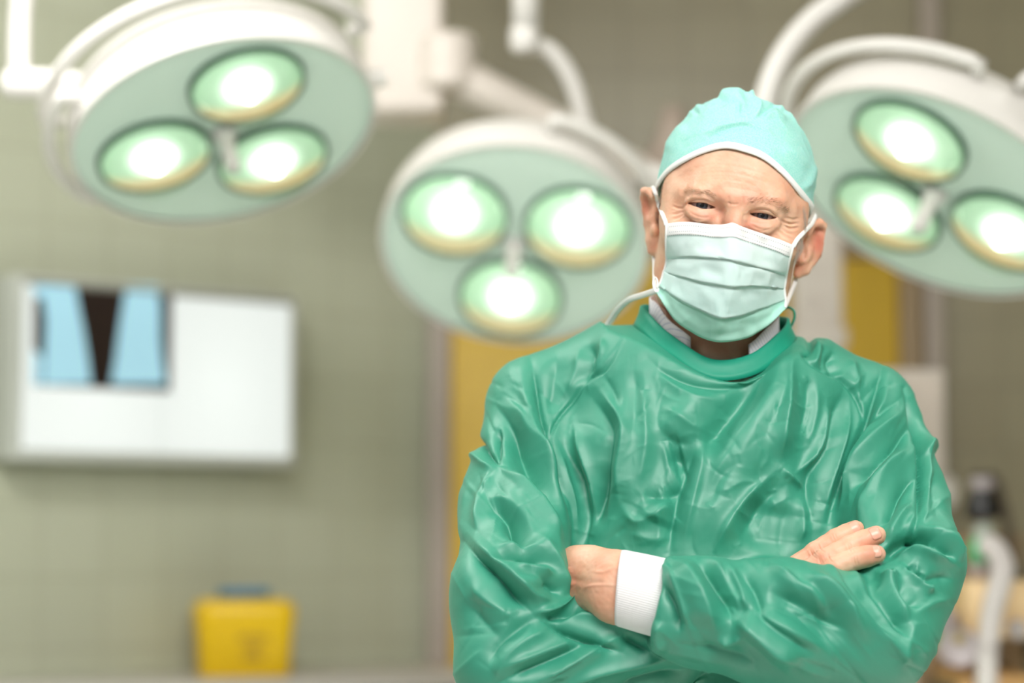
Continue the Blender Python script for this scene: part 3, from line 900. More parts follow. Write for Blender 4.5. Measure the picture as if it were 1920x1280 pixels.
# ------------------------------------------------------------------ gown
def G(px, py, y): return P(px, py, y)
SHL = [G(1005, 762, 2.80), G(972, 940, 2.735), G(957, 1110, 2.618), G(962, 1245, 2.600)]
RSHL = [.055, .061, .060, .062]
FAL = [G(962, 1245, 2.600), G(1200, 1200, 2.636), G(1440, 1120, 2.655)]
RFAL = [.062, .058, .043]
SHR = [G(1622, 772, 2.80), G(1664, 930, 2.735), G(1686, 1070, 2.640), G(1652, 1180, 2.590)]
RSHR = [.054, .062, .064, .062]
FAR = [G(1636, 1196, 2.572), G(1460, 1172, 2.545), G(1310, 1148, 2.550), G(1225, 1128, 2.558)]
RFAR = [.064, .0655, .0545, .0465]

TZ = np.array([0.30, 0.9, 1.05, 1.18, 1.28, 1.38, 1.44, 1.49, 1.53, 1.56], np.float32)
TX = np.array([.235, .23, .229, .228, .228, .228, .227, .226, .226, .226], np.float32)
TRX = np.array([.30, .235, .212, .203, .200, .188, .155, .108, .086, .080], np.float32)
TRY = np.array([.22, .175, .158, .150, .142, .128, .108, .088, .080, .078], np.float32)
def torso_fn(x, y, z):
    zc = np.interp(z, TZ, TX); rx = np.interp(z, TZ, TRX); ry = np.interp(z, TZ, TRY)
    u = np.abs((x - zc) / rx); v = np.abs((y - 2.80) / ry)
    q = (u ** 2.3 + v ** 2.3) ** (1 / 2.3)
    d = (q - 1) * np.minimum(rx, ry)
    return np.maximum(np.maximum(d, z - 1.535), 0.30 - z)
torso = (torso_fn, (-.12, 2.55, .28), (.57, 3.05, 1.545))

cut_p = G(1236, 1128, 2.555); cut_n = (FAR[3] - FAR[1]); cut_n = cut_n / np.linalg.norm(cut_n)
def far_fn(x, y, z):
    d = chain(FAR, RFAR, 0.02)[0](x, y, z)
    pl = (x - cut_p[0]) * cut_n[0] + (y - cut_p[1]) * cut_n[1] + (z - cut_p[2]) * cut_n[2]
    return np.maximum(d, pl)
_, flo, fhi = chain(FAR, RFAR)
far = (far_fn, flo, fhi)

NCX = P(1341, 640, 2.79)[0]; NZF = P(1340, 676, 2.715)[2]
def build_gown():
    xs = np.arange(-.115, .555, .0033); ys = np.arange(2.44, 3.06, .0038)
    zs = np.concatenate([np.arange(.28, 1.04, .016), np.arange(1.045, 1.56, .0033)])
    v = Vol(xs, ys, zs)
    v.add(torso)
    v.add(cap(G(1192, 652, 2.80), G(1005, 758, 2.80), .040, .055), 0.03)
    v.add(cap(G(1482, 690, 2.80), G(1622, 768, 2.80), .040, .054), 0.03)
    v.add(cap(G(1200, 700, 2.78), G(1480, 720, 2.78), .06, .06), 0.04)
    up_l = chain(SHL, RSHL, 0.02); up_r = chain(SHR, RSHR, 0.02)
    v.add(up_l, 0.016); v.add(up_r, 0.016)
    v.add(chain(FAL, RFAL, 0.02), 0.008)
    v.add(far, 0.006)
    # bunched cloth at the elbows
    v.add(ell(G(1728, 1050, 2.625), (.042, .045, .030)), 0.02)
    v.add(ell(G(938, 1150, 2.64), (.042, .05, .06)), 0.03)
    v.add(ell(G(1022, 1092, 2.615), (.022, .024, .034)), 0.02)
    v.sub(chain([G(1662, 1046, 2.570), G(1692, 1024, 2.566), G(1730, 1008, 2.574)], [.006, .012, .008], .006), 0.010)
    # collar opening
    def neckcut(x, y, z):
        dx = x - NCX; dy = y - 2.79; r = np.sqrt(dx * dx + dy * dy)
        c = -dy / (r + 1e-6); s_ = dx / (r + 1e-6)
        zr = NZF + .072 * (1 - np.exp(-1.9 * (1 - c))) - .007 * s_ - .022
        return np.maximum(r - .13, zr - z)
    v.sub((neckcut, (NCX - .13, 2.66, 1.40), (NCX + .13, 2.93, 1.60)), 0.003)
    v.sub(cap(G(1340, 560, 2.785), G(1340, 712, 2.795), .076, .072), 0.004)
    V, Qd = v.mesh()
    V = laplace(V, Qd, 2, 0.4)
    me = mesh_quads('gown', V, Qd)
    return subdivide(me, 1)
gme = build_gown()
gco = get_co(gme); gno = get_no(gme)
gpx, gpy = proj(gco.astype(np.float64))
dfun = [torso_fn, chain(SHL + FAL[1:], RSHL + RFAL[1:], .02)[0], None]
dT = torso_fn(gco[:, 0], gco[:, 1], gco[:, 2])
dLu = chain(SHL, RSHL, .02)[0](gco[:, 0], gco[:, 1], gco[:, 2]); dLf = chain(FAL, RFAL, .02)[0](gco[:, 0], gco[:, 1], gco[:, 2])
dRu = chain(SHR, RSHR, .02)[0](gco[:, 0], gco[:, 1], gco[:, 2]); dRf = far_fn(gco[:, 0], gco[:, 1], gco[:, 2])
lab = np.argmin(np.stack([dT, dLu, dLf, dRu, dRf]), 0)
SEAML = [(1192, 590), (1168, 640), (1148, 674), (1131, 696), (1103, 713), (1075, 752), (1047, 786), (1034, 820), (1043, 870), (1060, 920), (1072, 1000)]
SEAMR = [(1490, 630), (1500, 666), (1519, 684), (1548, 700), (1575, 712), (1600, 741), (1616, 784), (1606, 820), (1583, 878), (1560, 940), (1548, 990)]
sl_ = np.interp(gpy, [p[1] for p in SEAML], [p[0] for p in SEAML]); sr_ = np.interp(gpy, [p[1] for p in SEAMR], [p[0] for p in SEAMR])
up = gpy < 985
front_ = gno[:, 1] < 0.35
lab = np.where(up & (lab != 4) & (gpx < sl_), 1, lab)
lab = np.where(up & (lab != 4) & (gpx > sr_), 3, lab)
lab = np.where(up & (gpx >= sl_) & (gpx <= sr_) & (lab != 4), 0, lab)
isT = (lab == 0) & (gno[:, 1] < 0.3); isLU = (lab == 1) & (gno[:, 1] < 0.45); isLF = (lab == 2) & (gno[:, 1] < 0.45)
isRU = (lab == 3) & (gno[:, 1] < 0.45); isRF = (lab == 4) & (gno[:, 1] < 0.45)
isL = isLU | isLF; isR = isRU | isRF

disp = np.zeros(len(gco), np.float64)
GQ = np.empty(len(gme.polygons) * 4, np.int32); gme.loops.foreach_get('vertex_index', GQ); GQ = GQ.reshape(-1, 4)
def softm(m_, it=7):
    a = np.zeros((len(gco), 3), np.float32); a[:, 0] = m_
    return laplace(a, GQ, it, .8)[:, 0].astype(np.float64)
isT, isL, isLU, isR, isRF = [softm(q) for q in (isT, isL, isLU, isR, isRF)]
# sleeve on the picture's left ------------------------------------------------
strokes(gpx, gpy, [
    ([(995, 671), (1007, 733), (1019, 792), (1047, 882), (1069, 944), (1078, 1000)], -7, 10, 12),
    ([(975, 690), (985, 740), (1000, 800), (1028, 880), (1052, 950), (1066, 1010)], 5, 16, 10),
    ([(943, 736), (974, 775), (990, 810), (1019, 848), (1044, 890), (1064, 935)], 5, 9, 16, .4),
    ([(930, 760), (960, 800), (982, 838), (1010, 880), (1036, 930)], -5, 14, 10),
    ([(937, 786), (962, 814), (990, 854), (1019, 910), (1040, 970)], -6, 16, 18),
    ([(887, 815), (906, 840), (929, 862), (938, 872)], -6, 9, 7),
    ([(880, 845), (905, 868), (930, 884)], 5, 12, 8),
    ([(934, 797), (931, 831), (934, 868)], -4, 6, 8),
    ([(934, 876), (976, 907), (1007, 949), (1032, 1005), (1050, 1050)], 7, 14, 12, .3),
    ([(929, 878), (915, 904), (901, 952), (893, 1000)], 6, 10, 10),
    ([(910, 965), (930, 955), (950, 968), (975, 1005), (990, 1030)], -9, 12, 12),
    ([(905, 945), (935, 935), (965, 955), (1000, 1000), (1030, 1045)], 4, 10, 10),
    ([(880, 900), (872, 960), (868, 1020)], 3, 10, 14),
    ([(870, 1015), (895, 1045), (920, 1065), (962, 1110), (1000, 1150)], -7, 10, 11),
    ([(880, 1000), (905, 1030), (940, 1062), (985, 1105), (1015, 1140)], 5, 12, 9),
    ([(918, 1045), (955, 1040), (990, 1044), (1026, 1064)], -8, 13, 9),
    ([(930, 1025), (962, 1018), (1000, 1026), (1034, 1052)], 5, 9, 10),
    ([(958, 1062), (985, 1062), (1015, 1068), (1040, 1080)], 5, 8, 9, .5),
    ([(990, 1008), (1020, 1030), (1045, 1062), (1060, 1098), (1064, 1122)], 6, 12, 8),
    ([(1012, 1102), (1030, 1098), (1052, 1117)], -6, 8, 7),
    ([(960, 1085), (1000, 1115), (1035, 1128)], 4, 10, 10),
    ([(1000, 1150), (1035, 1142), (1065, 1130), (1096, 1134)], 7, 8, 9),
    ([(875, 1090), (920, 1130), (975, 1165)], 4, 20, 16),
    ([(870, 1120), (900, 1160), (940, 1195)], -3, 14, 14),
], disp, isL, True)
strokes(gpx, gpy, [
    ([(1020, 1160), (1055, 1150), (1092, 1147)], -7, 8, 8),
    ([(1040, 1166), (1087, 1156), (1132, 1165), (1190, 1186)], 5, 8, 9),
    ([(1020, 1163), (1070, 1186), (1125, 1209), (1165, 1222)], -7, 8, 10),
    ([(1012, 1155), (970, 1180), (932, 1212), (915, 1260)], -5, 12, 16),
    ([(1040, 1178), (985, 1200), (945, 1236), (930, 1280)], 4, 14, 14),
    ([(1180, 1186), (1125, 1214), (1070, 1244), (1000, 1282)], 7, 11, 12),
    ([(1112, 1200), (1025, 1242), (937, 1278)], -7, 11, 12),
    ([(1090, 1196), (1010, 1226), (935, 1256)], 4, 9, 9),
    ([(1165, 1188), (1190, 1206), (1220, 1222)], -6, 8, 8),
    ([(1200, 1190), (1228, 1214), (1262, 1232)], 4, 9, 9),
    ([(1270, 1230), (1200, 1245), (1120, 1262), (1050, 1290)], 5, 12, 12),
    ([(1290, 1255), (1220, 1268), (1150, 1290)], -5, 10, 10),
    ([(1330, 1268), (1280, 1282), (1220, 1300)], 5, 10, 10),
], disp, np.clip(isL + isT, 0, 1), True)
# chest ---------------------------------------------------------------------
strokes(gpx, gpy, [
    ([(1058, 837), (1075, 865), (1092, 910), (1096, 990), (1090, 1040)], -9, 9, 12),
    ([(1046, 830), (1060, 890), (1080, 950), (1086, 1020)], 5, 8, 8),
    ([(1075, 790), (1092, 848), (1108, 910), (1110, 980)], 7, 10, 10),
    ([(1109, 745), (1136, 781), (1149, 814), (1142, 860), (1131, 910), (1118, 955), (1104, 1010)], -9, 12, 13),
    ([(1120, 724), (1150, 761), (1170, 800), (1168, 840), (1160, 890), (1162, 950)], 7, 11, 14),
    ([(1130, 700), (1150, 735), (1165, 770)], -3, 10, 10),
    ([(1207, 700), (1211, 781), (1213, 837), (1199, 920)], 5, 13, 12, .3),
    ([(1190, 690), (1194, 760), (1190, 830)], -4, 14, 12),
    ([(1250, 865), (1270, 860), (1292, 868)], -7, 26, 26),
    ([(1204, 927), (1244, 936), (1284, 914)], -7, 16, 12),
    ([(1165, 945), (1190, 977), (1225, 968), (1265, 935)], 6, 14, 14),
    ([(1306, 820), (1290, 880), (1270, 940), (1258, 1000), (1254, 1050)], -8, 10, 13),
    ([(1325, 800), (1312, 880), (1296, 950), (1282, 1020)], 7, 14, 16),
    ([(1230, 690), (1260, 720), (1310, 745), (1360, 748)], 4, 12, 12),
    ([(1215, 672), (1250, 702), (1300, 722), (1350, 726), (1400, 716), (1450, 690)], -5, 9, 9),
    ([(1456, 668), (1403, 744), (1347, 805), (1310, 870)], -8, 22, 26),
    ([(1470, 672), (1432, 745), (1385, 810), (1345, 880), (1320, 940)], 7, 20, 18),
    ([(1487, 650), (1476, 725), (1467, 800), (1461, 872)], 7, 13, 11),
    ([(1480, 690), (1455, 770), (1430, 830)], -4, 12, 12),
    ([(1455, 882), (1405, 928), (1364, 984), (1335, 1040)], 8, 26, 9),
    ([(1470, 905), (1425, 950), (1390, 1010)], -9, 14, 30),
    ([(1466, 878), (1490, 898), (1513, 911)], 7, 8, 9),
    ([(1480, 940), (1470, 990), (1462, 1040)], -5, 22, 20),
    ([(1551, 745), (1547, 819), (1527, 858), (1487, 893)], 7, 11, 9),
    ([(1585, 728), (1567, 775), (1555, 837), (1527, 884), (1520, 930), (1524, 1000)], -9, 11, 14),
    ([(1592, 740), (1588, 800), (1572, 860), (1552, 920), (1540, 985)], 6, 9, 10),
    ([(1500, 930), (1508, 970), (1500, 1020)], 5, 10, 10),
    ([(1516, 700), (1512, 760), (1500, 820)], -4, 13, 13),
    ([(1530, 712), (1530, 780), (1515, 840)], 4, 10, 10),
    ([(1240, 760), (1300, 800), (1330, 790)], 4, 14, 12), ([(1235, 800), (1262, 826), (1300, 830)], -4, 14, 12),
    ([(1390, 860), (1350, 900), (1330, 960)], -4, 16, 16),
    ([(1180, 1000), (1220, 1010), (1260, 1005)], 3, 12, 12),
], disp, isT, True)
# shoulder pieces -------------------------------------------------------------
strokes(gpx, gpy, [
    ([(1105, 640), (1110, 680), (1085, 730)], -5, 12, 14), ([(1090, 648), (1080, 700), (1055, 750)], 4, 13, 12),
    ([(1130, 630), (1128, 665), (1110, 700)], 4, 9, 9), ([(1045, 665), (1040, 720), (1030, 780)], -3, 14, 14),
], disp, isLU, True)
strokes(gpx, gpy, [
    ([(1512, 622), (1520, 650), (1502, 672)], -6, 8, 8), ([(1528, 632), (1535, 660), (1522, 690)], 4, 8, 8),
    ([(1545, 645), (1545, 675), (1540, 700)], -3, 8, 8),
    ([(1563, 655), (1560, 681), (1574, 708)], -6, 11, 11), ([(1590, 668), (1600, 700), (1610, 740)], 4, 12, 12),
    ([(1653, 691), (1644, 731), (1628, 775), (1606, 825), (1581, 881), (1556, 960), (1545, 1000)], -7, 10, 9),
    ([(1664, 700), (1658, 740), (1640, 790), (1616, 840), (1592, 900), (1570, 970)], 5, 10, 13),
    ([(1669, 762), (1640, 790), (1612, 819), (1588, 868)], -6, 10, 10),
    ([(1690, 770), (1660, 810), (1625, 852), (1598, 900)], 5, 12, 10),
    ([(1709, 796), (1662, 850), (1625, 890), (1598, 925)], -7, 11, 11),
    ([(1712, 835), (1664, 888), (1625, 945), (1605, 1000)], 6, 14, 12),
    ([(1719, 893), (1690, 916), (1672, 948), (1650, 990)], -7, 9, 11),
    ([(1708, 945), (1680, 985), (1665, 1020)], 5, 9, 9), ([(1640, 900), (1615, 950), (1590, 1010)], -4, 12, 12),
    ([(1694, 728), (1706, 769), (1719, 812), (1724, 850), (1729, 900), (1720, 969), (1716, 990)], -7, 5, 6),
    ([(1704, 728), (1717, 769), (1731, 812), (1736, 850), (1741, 900), (1733, 969)], 4, 6, 9),
    ([(1725, 860), (1740, 832), (1752, 820)], 5, 8, 8), ([(1752, 880), (1745, 940), (1770, 1000)], -3, 14, 14),
    ([(1655, 1052), (1687, 1025), (1712, 1008), (1735, 1000)], -13, 12, 14),
    ([(1700, 1000), (1730, 1012), (1735, 1030)], -8, 10, 10),
    ([(1717, 983), (1735, 996), (1785, 1026), (1800, 1060)], 8, 10, 10),
    ([(1735, 1015), (1762, 1030), (1790, 1050)], -6, 8, 10),
    ([(1660, 1060), (1687, 1036), (1716, 1031), (1762, 1046), (1795, 1062)], 8, 8, 10),
    ([(1790, 1085), (1750, 1085), (1715, 1100)], -4, 10, 10), ([(1785, 1120), (1750, 1130), (1720, 1150)], 3, 12, 12),
], disp, isR, True)
strokes(gpx, gpy, [
    ([(1652, 1078), (1672, 1088), (1678, 1066)], 6, 8, 8), ([(1690, 1060), (1722, 1094), (1738, 1106), (1738, 1078)], 7, 8, 8),
    ([(1700, 1060), (1718, 1078), (1726, 1070)], -6, 8, 8), ([(1680, 1090), (1700, 1120), (1730, 1140)], -5, 9, 9),
    ([(1525, 1047), (1552, 1069), (1584, 1112), (1625, 1161), (1679, 1212), (1716, 1252)], 8, 20, 12),
    ([(1560, 1062), (1596, 1112), (1640, 1160), (1680, 1198)], -7, 12, 14),
    ([(1611, 1068), (1657, 1110), (1690, 1165), (1712, 1215)], -7, 14, 16),
    ([(1580, 1058), (1625, 1100), (1665, 1155), (1700, 1210)], 5, 11, 11),
    ([(1640, 1066), (1680, 1115), (1710, 1170)], 6, 12, 12),
    ([(1430, 1058), (1462, 1078), (1490, 1100), (1524, 1124), (1560, 1160)], 7, 16, 12),
    ([(1470, 1070), (1510, 1098), (1545, 1130), (1590, 1176)], -6, 10, 12),
    ([(1435, 1105), (1490, 1118), (1544, 1152), (1600, 1190)], -7, 12, 15),
    ([(1490, 1090), (1535, 1104), (1571, 1134), (1610, 1180)], 6, 11, 11),
    ([(1381, 1064), (1408, 1096), (1424, 1142), (1430, 1180)], -6, 13, 13),
    ([(1355, 1052), (1385, 1095), (1402, 1150)], 5, 13, 12),
    ([(1296, 1050), (1330, 1069), (1360, 1123), (1372, 1170)], -8, 10, 16),
    ([(1310, 1042), (1345, 1062), (1378, 1120), (1390, 1165)], 5, 10, 11),
    ([(1262, 1055), (1300, 1085), (1330, 1140), (1345, 1200)], 6, 16, 14),
    ([(1240, 1090), (1262, 1130), (1275, 1190)], -6, 9, 10), ([(1250, 1060), (1270, 1110), (1295, 1180)], 4, 9, 9),
    ([(1376, 1158), (1422, 1188), (1462, 1223), (1505, 1240)], 7, 18, 12),
    ([(1340, 1204), (1372, 1204), (1400, 1190)], 5, 10, 10),
    ([(1395, 1130), (1450, 1165), (1500, 1190), (1560, 1225)], 4, 14, 14),
    ([(1410, 1145), (1470, 1192), (1530, 1226)], -4, 10, 10),
    ([(1300, 1210), (1360, 1222), (1420, 1245)], -4, 14, 14),
    ([(1240, 1160), (1236, 1195), (1250, 1225)], 5, 8, 8),
    ([(1720, 1160), (1700, 1210), (1690, 1260)], 3, 12, 12),
], disp, isR, True)
# crisp small creases pressed into the cloth
rr_ = np.random.default_rng(21)
fine_ = []
for _ in range(130):
    x_ = rr_.uniform(1090, 1560); y_ = rr_.uniform(690, 1050); a_ = rr_.uniform(0, PI); l_ = rr_.uniform(18, 80); k_ = rr_.uniform(-.25, .25)
    q_ = [(x_ + math.cos(a_ + k_ * t_) * l_ * t_ / 2, y_ + math.sin(a_ + k_ * t_) * l_ * t_ / 2) for t_ in (-1, 0, 1)]
    fine_.append((q_, rr_.uniform(.35, 1.0) * rr_.choice([-1, 1]), rr_.uniform(3, 4.5), rr_.uniform(3, 9)))
strokes(gpx, gpy, fine_, disp, isT, True)
fine_ = []
for _ in range(70):
    x_ = rr_.uniform(1230, 1790); y_ = rr_.uniform(1040, 1290); a_ = rr_.normal(.75, .45); l_ = rr_.uniform(40, 150)
    q_ = [(x_ + math.cos(a_) * l_ * t_ / 2, y_ + math.sin(a_) * l_ * t_ / 2) for t_ in (-1, 0, 1)]
    fine_.append((q_, rr_.uniform(.3, .9) * rr_.choice([-1, 1]), rr_.uniform(3, 5), rr_.uniform(4, 10)))
for _ in range(50):
    x_ = rr_.uniform(1570, 1790); y_ = rr_.uniform(700, 1030); a_ = rr_.normal(2.2, .35); l_ = rr_.uniform(40, 150)
    q_ = [(x_ + math.cos(a_) * l_ * t_ / 2, y_ + math.sin(a_) * l_ * t_ / 2) for t_ in (-1, 0, 1)]
    fine_.append((q_, rr_.uniform(.3, .9) * rr_.choice([-1, 1]), rr_.uniform(3, 5), rr_.uniform(4, 10)))
strokes(gpx, gpy, fine_, disp, isR, True)
fine_ = []
for _ in range(70):
    x_ = rr_.uniform(860, 1070); y_ = rr_.uniform(700, 1290); a_ = rr_.normal(.85, .4) if y_ < 1150 else rr_.normal(-.5, .5); l_ = rr_.uniform(40, 150)
    q_ = [(x_ + math.cos(a_) * l_ * t_ / 2, y_ + math.sin(a_) * l_ * t_ / 2) for t_ in (-1, 0, 1)]
    fine_.append((q_, rr_.uniform(.3, .9) * rr_.choice([-1, 1]), rr_.uniform(3, 5), rr_.uniform(4, 10)))
strokes(gpx, gpy, fine_, disp, isL, True)
# seams
strokes(gpx, gpy, [(SEAML[1:9], -2.0, 3.2, 3.2), ([(p[0] - 7, p[1] - 4) for p in SEAML[1:8]], 1.0, 5, 5)], disp, np.clip(isL + isT, 0, 1))
strokes(gpx, gpy, [(SEAMR[1:8], -2.0, 3.2, 3.2), ([(p[0] + 7, p[1] - 4) for p in SEAMR[1:8]], 1.0, 5, 5)], disp, np.clip(isR + isT, 0, 1))
disp *= 1 - .16 * isT
strokes(gpx, gpy, [
    ([(1478, 690), (1415, 810), (1345, 940), (1300, 1040)], 8, 48, 24), ([(1180, 700), (1184, 800), (1180, 900), (1185, 980)], 7, 26, 34),
    ([(1425, 700), (1360, 790), (1305, 860)], -7, 26, 22), ([(1440, 930), (1425, 985), (1415, 1040)], -8, 34, 30),
    ([(1470, 690), (1468, 790), (1462, 870)], 6, 22, 26), ([(1262, 868), (1285, 862)], -6, 34, 34), ([(1130, 860), (1125, 930), (1112, 1000)], -6, 18, 20),
    ([(1230, 985), (1245, 950), (1262, 940)], 6, 30, 26), ([(1320, 740), (1270, 790), (1240, 830)], 5, 26, 26), ([(1535, 760), (1510, 850), (1500, 960)], -5, 24, 24),
], disp, isT)
strokes(gpx, gpy, [
    ([(935, 880), (985, 950), (1040, 1035)], 7, 34, 22), ([(985, 720), (1010, 800), (1050, 900)], 5, 24, 22), ([(945, 800), (985, 870), (1030, 940)], -6, 20, 22),
    ([(935, 965), (975, 990), (1010, 1030)], -7, 22, 20), ([(920, 1055), (970, 1080), (1030, 1090)], 6, 18, 20), ([(880, 1030), (930, 1090), (990, 1150)], -5, 22, 22),
], disp, isL)
strokes(gpx, gpy, [
    ([(1690, 740), (1630, 830), (1575, 940)], 6, 26, 26), ([(1715, 830), (1655, 900), (1600, 1000)], 5, 22, 24), ([(1745, 900), (1765, 980), (1790, 1040)], 4, 26, 26),
    ([(1480, 1065), (1560, 1130), (1640, 1210)], 7, 26, 20), ([(1600, 1075), (1660, 1140), (1700, 1210)], -7, 24, 24), ([(1430, 1110), (1500, 1150), (1590, 1215)], -6, 22, 22),
    ([(1255, 1060), (1300, 1110), (1330, 1180)], 6, 26, 22), ([(1340, 1060), (1375, 1110), (1395, 1180)], -6, 20, 18), ([(1370, 1150), (1440, 1200), (1510, 1245)], 6, 24, 22),
], disp, isR)
thin = [
    ([(995, 671), (1007, 733), (1019, 792), (1047, 882), (1069, 944), (1078, 1000)], -2.6, 3.5, 3.5),
    ([(887, 818), (906, 842), (929, 864), (938, 874)], -2.4, 3, 3), ([(934, 797), (930, 831), (934, 868)], -2.0, 3, 3),
    ([(870, 1015), (895, 1045), (920, 1065), (962, 1110), (1000, 1150)], -2.2, 3.5, 3.5), ([(929, 880), (914, 906), (902, 952)], -1.8, 3, 3),
    ([(1010, 1158), (1070, 1186), (1125, 1209), (1165, 1222)], -2.6, 3.5, 3.5), ([(1180, 1190), (1125, 1216), (1070, 1248), (1000, 1284)], -2.0, 3, 3)]
strokes(gpx, gpy, thin, disp, np.clip(isL + isT, 0, 1), True)
thin = [
    ([(1694, 728), (1706, 769), (1719, 812), (1724, 850), (1729, 900), (1720, 969), (1716, 990)], -2.6, 3.2, 3.2),
    ([(1653, 691), (1644, 731), (1628, 775), (1606, 825), (1581, 881), (1556, 960), (1545, 1000)], -2.6, 3.5, 3.5),
    ([(1709, 796), (1662, 850), (1625, 890), (1598, 925)], -1.6, 3, 3), ([(1719, 893), (1690, 916), (1672, 948), (1650, 990)], -1.8, 3, 3),
    ([(1525, 1050), (1556, 1076), (1590, 1122), (1630, 1170), (1684, 1218)], -1.6, 3, 3), ([(1296, 1050), (1330, 1069), (1360, 1123), (1372, 1170)], -2.0, 3, 3),
    ([(1435, 1062), (1470, 1086), (1500, 1108), (1545, 1150)], -1.4, 3, 3)]
strokes(gpx, gpy, thin, disp, isR, True)
# general creasing of the cloth
def ridged(p, n): return 1 - np.abs(2 * NZ[n](p) - 1)
g64 = gco.astype(np.float64)
wv1 = NZ[3](g64 * 9)[:, None] * 1.2
cre = (ridged(g64 * np.array([34, 20, 16]) + wv1, 0) ** 3 * 2.0 + ridged(g64 * np.array([52, 40, 46]) + wv1, 1) ** 4 * 1.3) / 1000
disp *= 1.45 * (1 + .22 * isR + .12 * isL)
disp += np.where(gco[:, 2] > 1.0, cre * np.where(lab == 0, 0.18, 0.1), 0)
disp += np.clip((1.06 - gco[:, 2]) / .4, 0, 1) * (NZ[2](g64 * np.array([14, 14, 1.5])) - .5) * .02
gco = gco + gno * disp[:, None].astype(np.float32)
set_co(gme, gco)
gno = get_no(gme)
GQ = np.empty(len(gme.polygons) * 4, np.int32); gme.loops.foreach_get('vertex_index', GQ); GQ = GQ.reshape(-1, 4)
part = np.array([0, 1, 1, 2, 2])[lab]
fp = np.sort(part[GQ], 1)[:, 1]
gown_obj = None
for pi, nm in ((0, 'gown'), (1, 'sleeve'), (2, 'sleeve')):
    q = GQ[fp == pi]
    used = np.unique(q); rm = np.full(len(gco), -1, np.int32); rm[used] = np.arange(len(used))
    me = mesh_quads(nm, gco[used], rm[q])
    me.polygons.foreach_set('use_smooth', [True] * len(me.polygons))
    me.normals_split_custom_set_from_vertices([tuple(n) for n in gno[used].tolist()])
    if pi == 0:
        gown_obj = pobj('gown', me, M_gown, smooth=False)
        bpy.context.view_layer.update()
    else:
        pobj('sleeve', me, M_gown, gown_obj, smooth=False)
gbvh = BVHTree.FromPolygons(gco[::1].tolist(), GQ.tolist()) if True else None
bpy.data.meshes.remove(gme)

def gown_hit(px, py, y0=2.3):
    """first gown point along a pixel's ray"""
    d = P(px, py, 3.0) - CAM; d /= np.linalg.norm(d)
    h = gbvh.ray_cast(Vector(CAM), Vector(d))
    return np.array(h[0]) if h[0] is not None else P(px, py, 2.7)

# collar band
def ring_strip(name, m, rxf, ryf, zf, height, thick, phis, par, tiltx=0.006, flare=0.004, wav=0.0):
    cx = G(1341, 640, 2.79)[0]; cy = 2.79
    rows = []
    for p in phis:
        c, s = math.cos(p), math.sin(p)
        z = zf + .072 * (1 - math.exp(-1.9 * (1 - c))) - tiltx * s + wav * math.sin(p * 9)
        o = np.array([s, -c, 0])
        rx = rxf + wav * math.sin(p * 7 + 1)
        base = np.array([cx + rx * s, cy - ryf * c, z])
        sec = [base, base + o * .0015 + np.array([0, 0, .0008]), base + o * thick * 1.2, base + o * (thick + flare * .4) - np.array([0, 0, height * .35]),
               base + o * (thick + flare) - np.array([0, 0, height * .7]), base + o * (thick + flare * 1.6) - np.array([0, 0, height]),
               base + o * (flare * 1.2) - np.array([0, 0, height]), base + o * flare * .4 - np.array([0, 0, height * .4])]
        rows.append(sec)
    V = np.array(rows).reshape(-1, 3); ns = 8; n = len(phis); F = []
    closed = abs(phis[-1] - phis[0] - 2 * PI) < .2
    for i in range(n if closed else n - 1):
        for k in range(ns):
            F.append((i * ns + k, ((i + 1) % n) * ns + k, ((i + 1) % n) * ns + (k + 1) % ns, i * ns + (k + 1) % ns))
    if not closed:
        F.append(tuple(range(ns))); F.append(tuple(reversed(range((n - 1) * ns, n * ns))))
    me = mesh_np(name, V, F)
    bm = bmesh.new(); bm.from_mesh(me); bmesh.ops.recalc_face_normals(bm, faces=bm.faces); bm.to_mesh(me); bm.free()
    return pobj(name, me, m, par)
zc = G(1340, 676, 2.715)[2]
band = ring_strip('collar_band', M_band, .083, .0745, zc, .0235, .003, np.linspace(-PI, PI, 97)[:-1], gown_obj, .007, .006, .0006)
shirt = mat('shirt_stripe', hexs(236, 234, 242), 0.8)
wvn = nd(shirt, 'ShaderNodeTexWave', bands_direction='DIAGONAL'); wvn.inputs['Scale'].default_value = 90; wvn.inputs['Distortion'].default_value = 2.0
tcn = nd(shirt, 'ShaderNodeTexCoord'); rpn = nd(shirt, 'ShaderNodeValToRGB')
rpn.color_ramp.elements[0].position = .06; rpn.color_ramp.elements[0].color = hexs(206, 208, 224)
rpn.color_ramp.elements[1].position = .16; rpn.color_ramp.elements[1].color = hexs(240, 238, 244)
lk(shirt, tcn.outputs['Object'], wvn.inputs['Vector']); lk(shirt, wvn.outputs['Color'], rpn.inputs[0]); lk(shirt, rpn.outputs[0], shirt.node_tree.nodes['Principled BSDF'].inputs['Base Color'])
ring_strip('shirt_collar', shirt, .0725, .067, zc + .010, .045, .0022, np.linspace(math.radians(27), math.radians(333), 80), person, .007, .001, .0012)

# tie loop behind the collar and the loose white tie
tubeo_ = tubeo('neck_tie', [G(1470, 578, 2.82), G(1478, 576, 2.815), G(1488, 582, 2.81), G(1490, 594, 2.81), G(1486, 606, 2.812), G(1480, 618, 2.82)], .0024, M_band, None, 10, 6, flat=.6)
adopt(tubeo_, gown_obj)

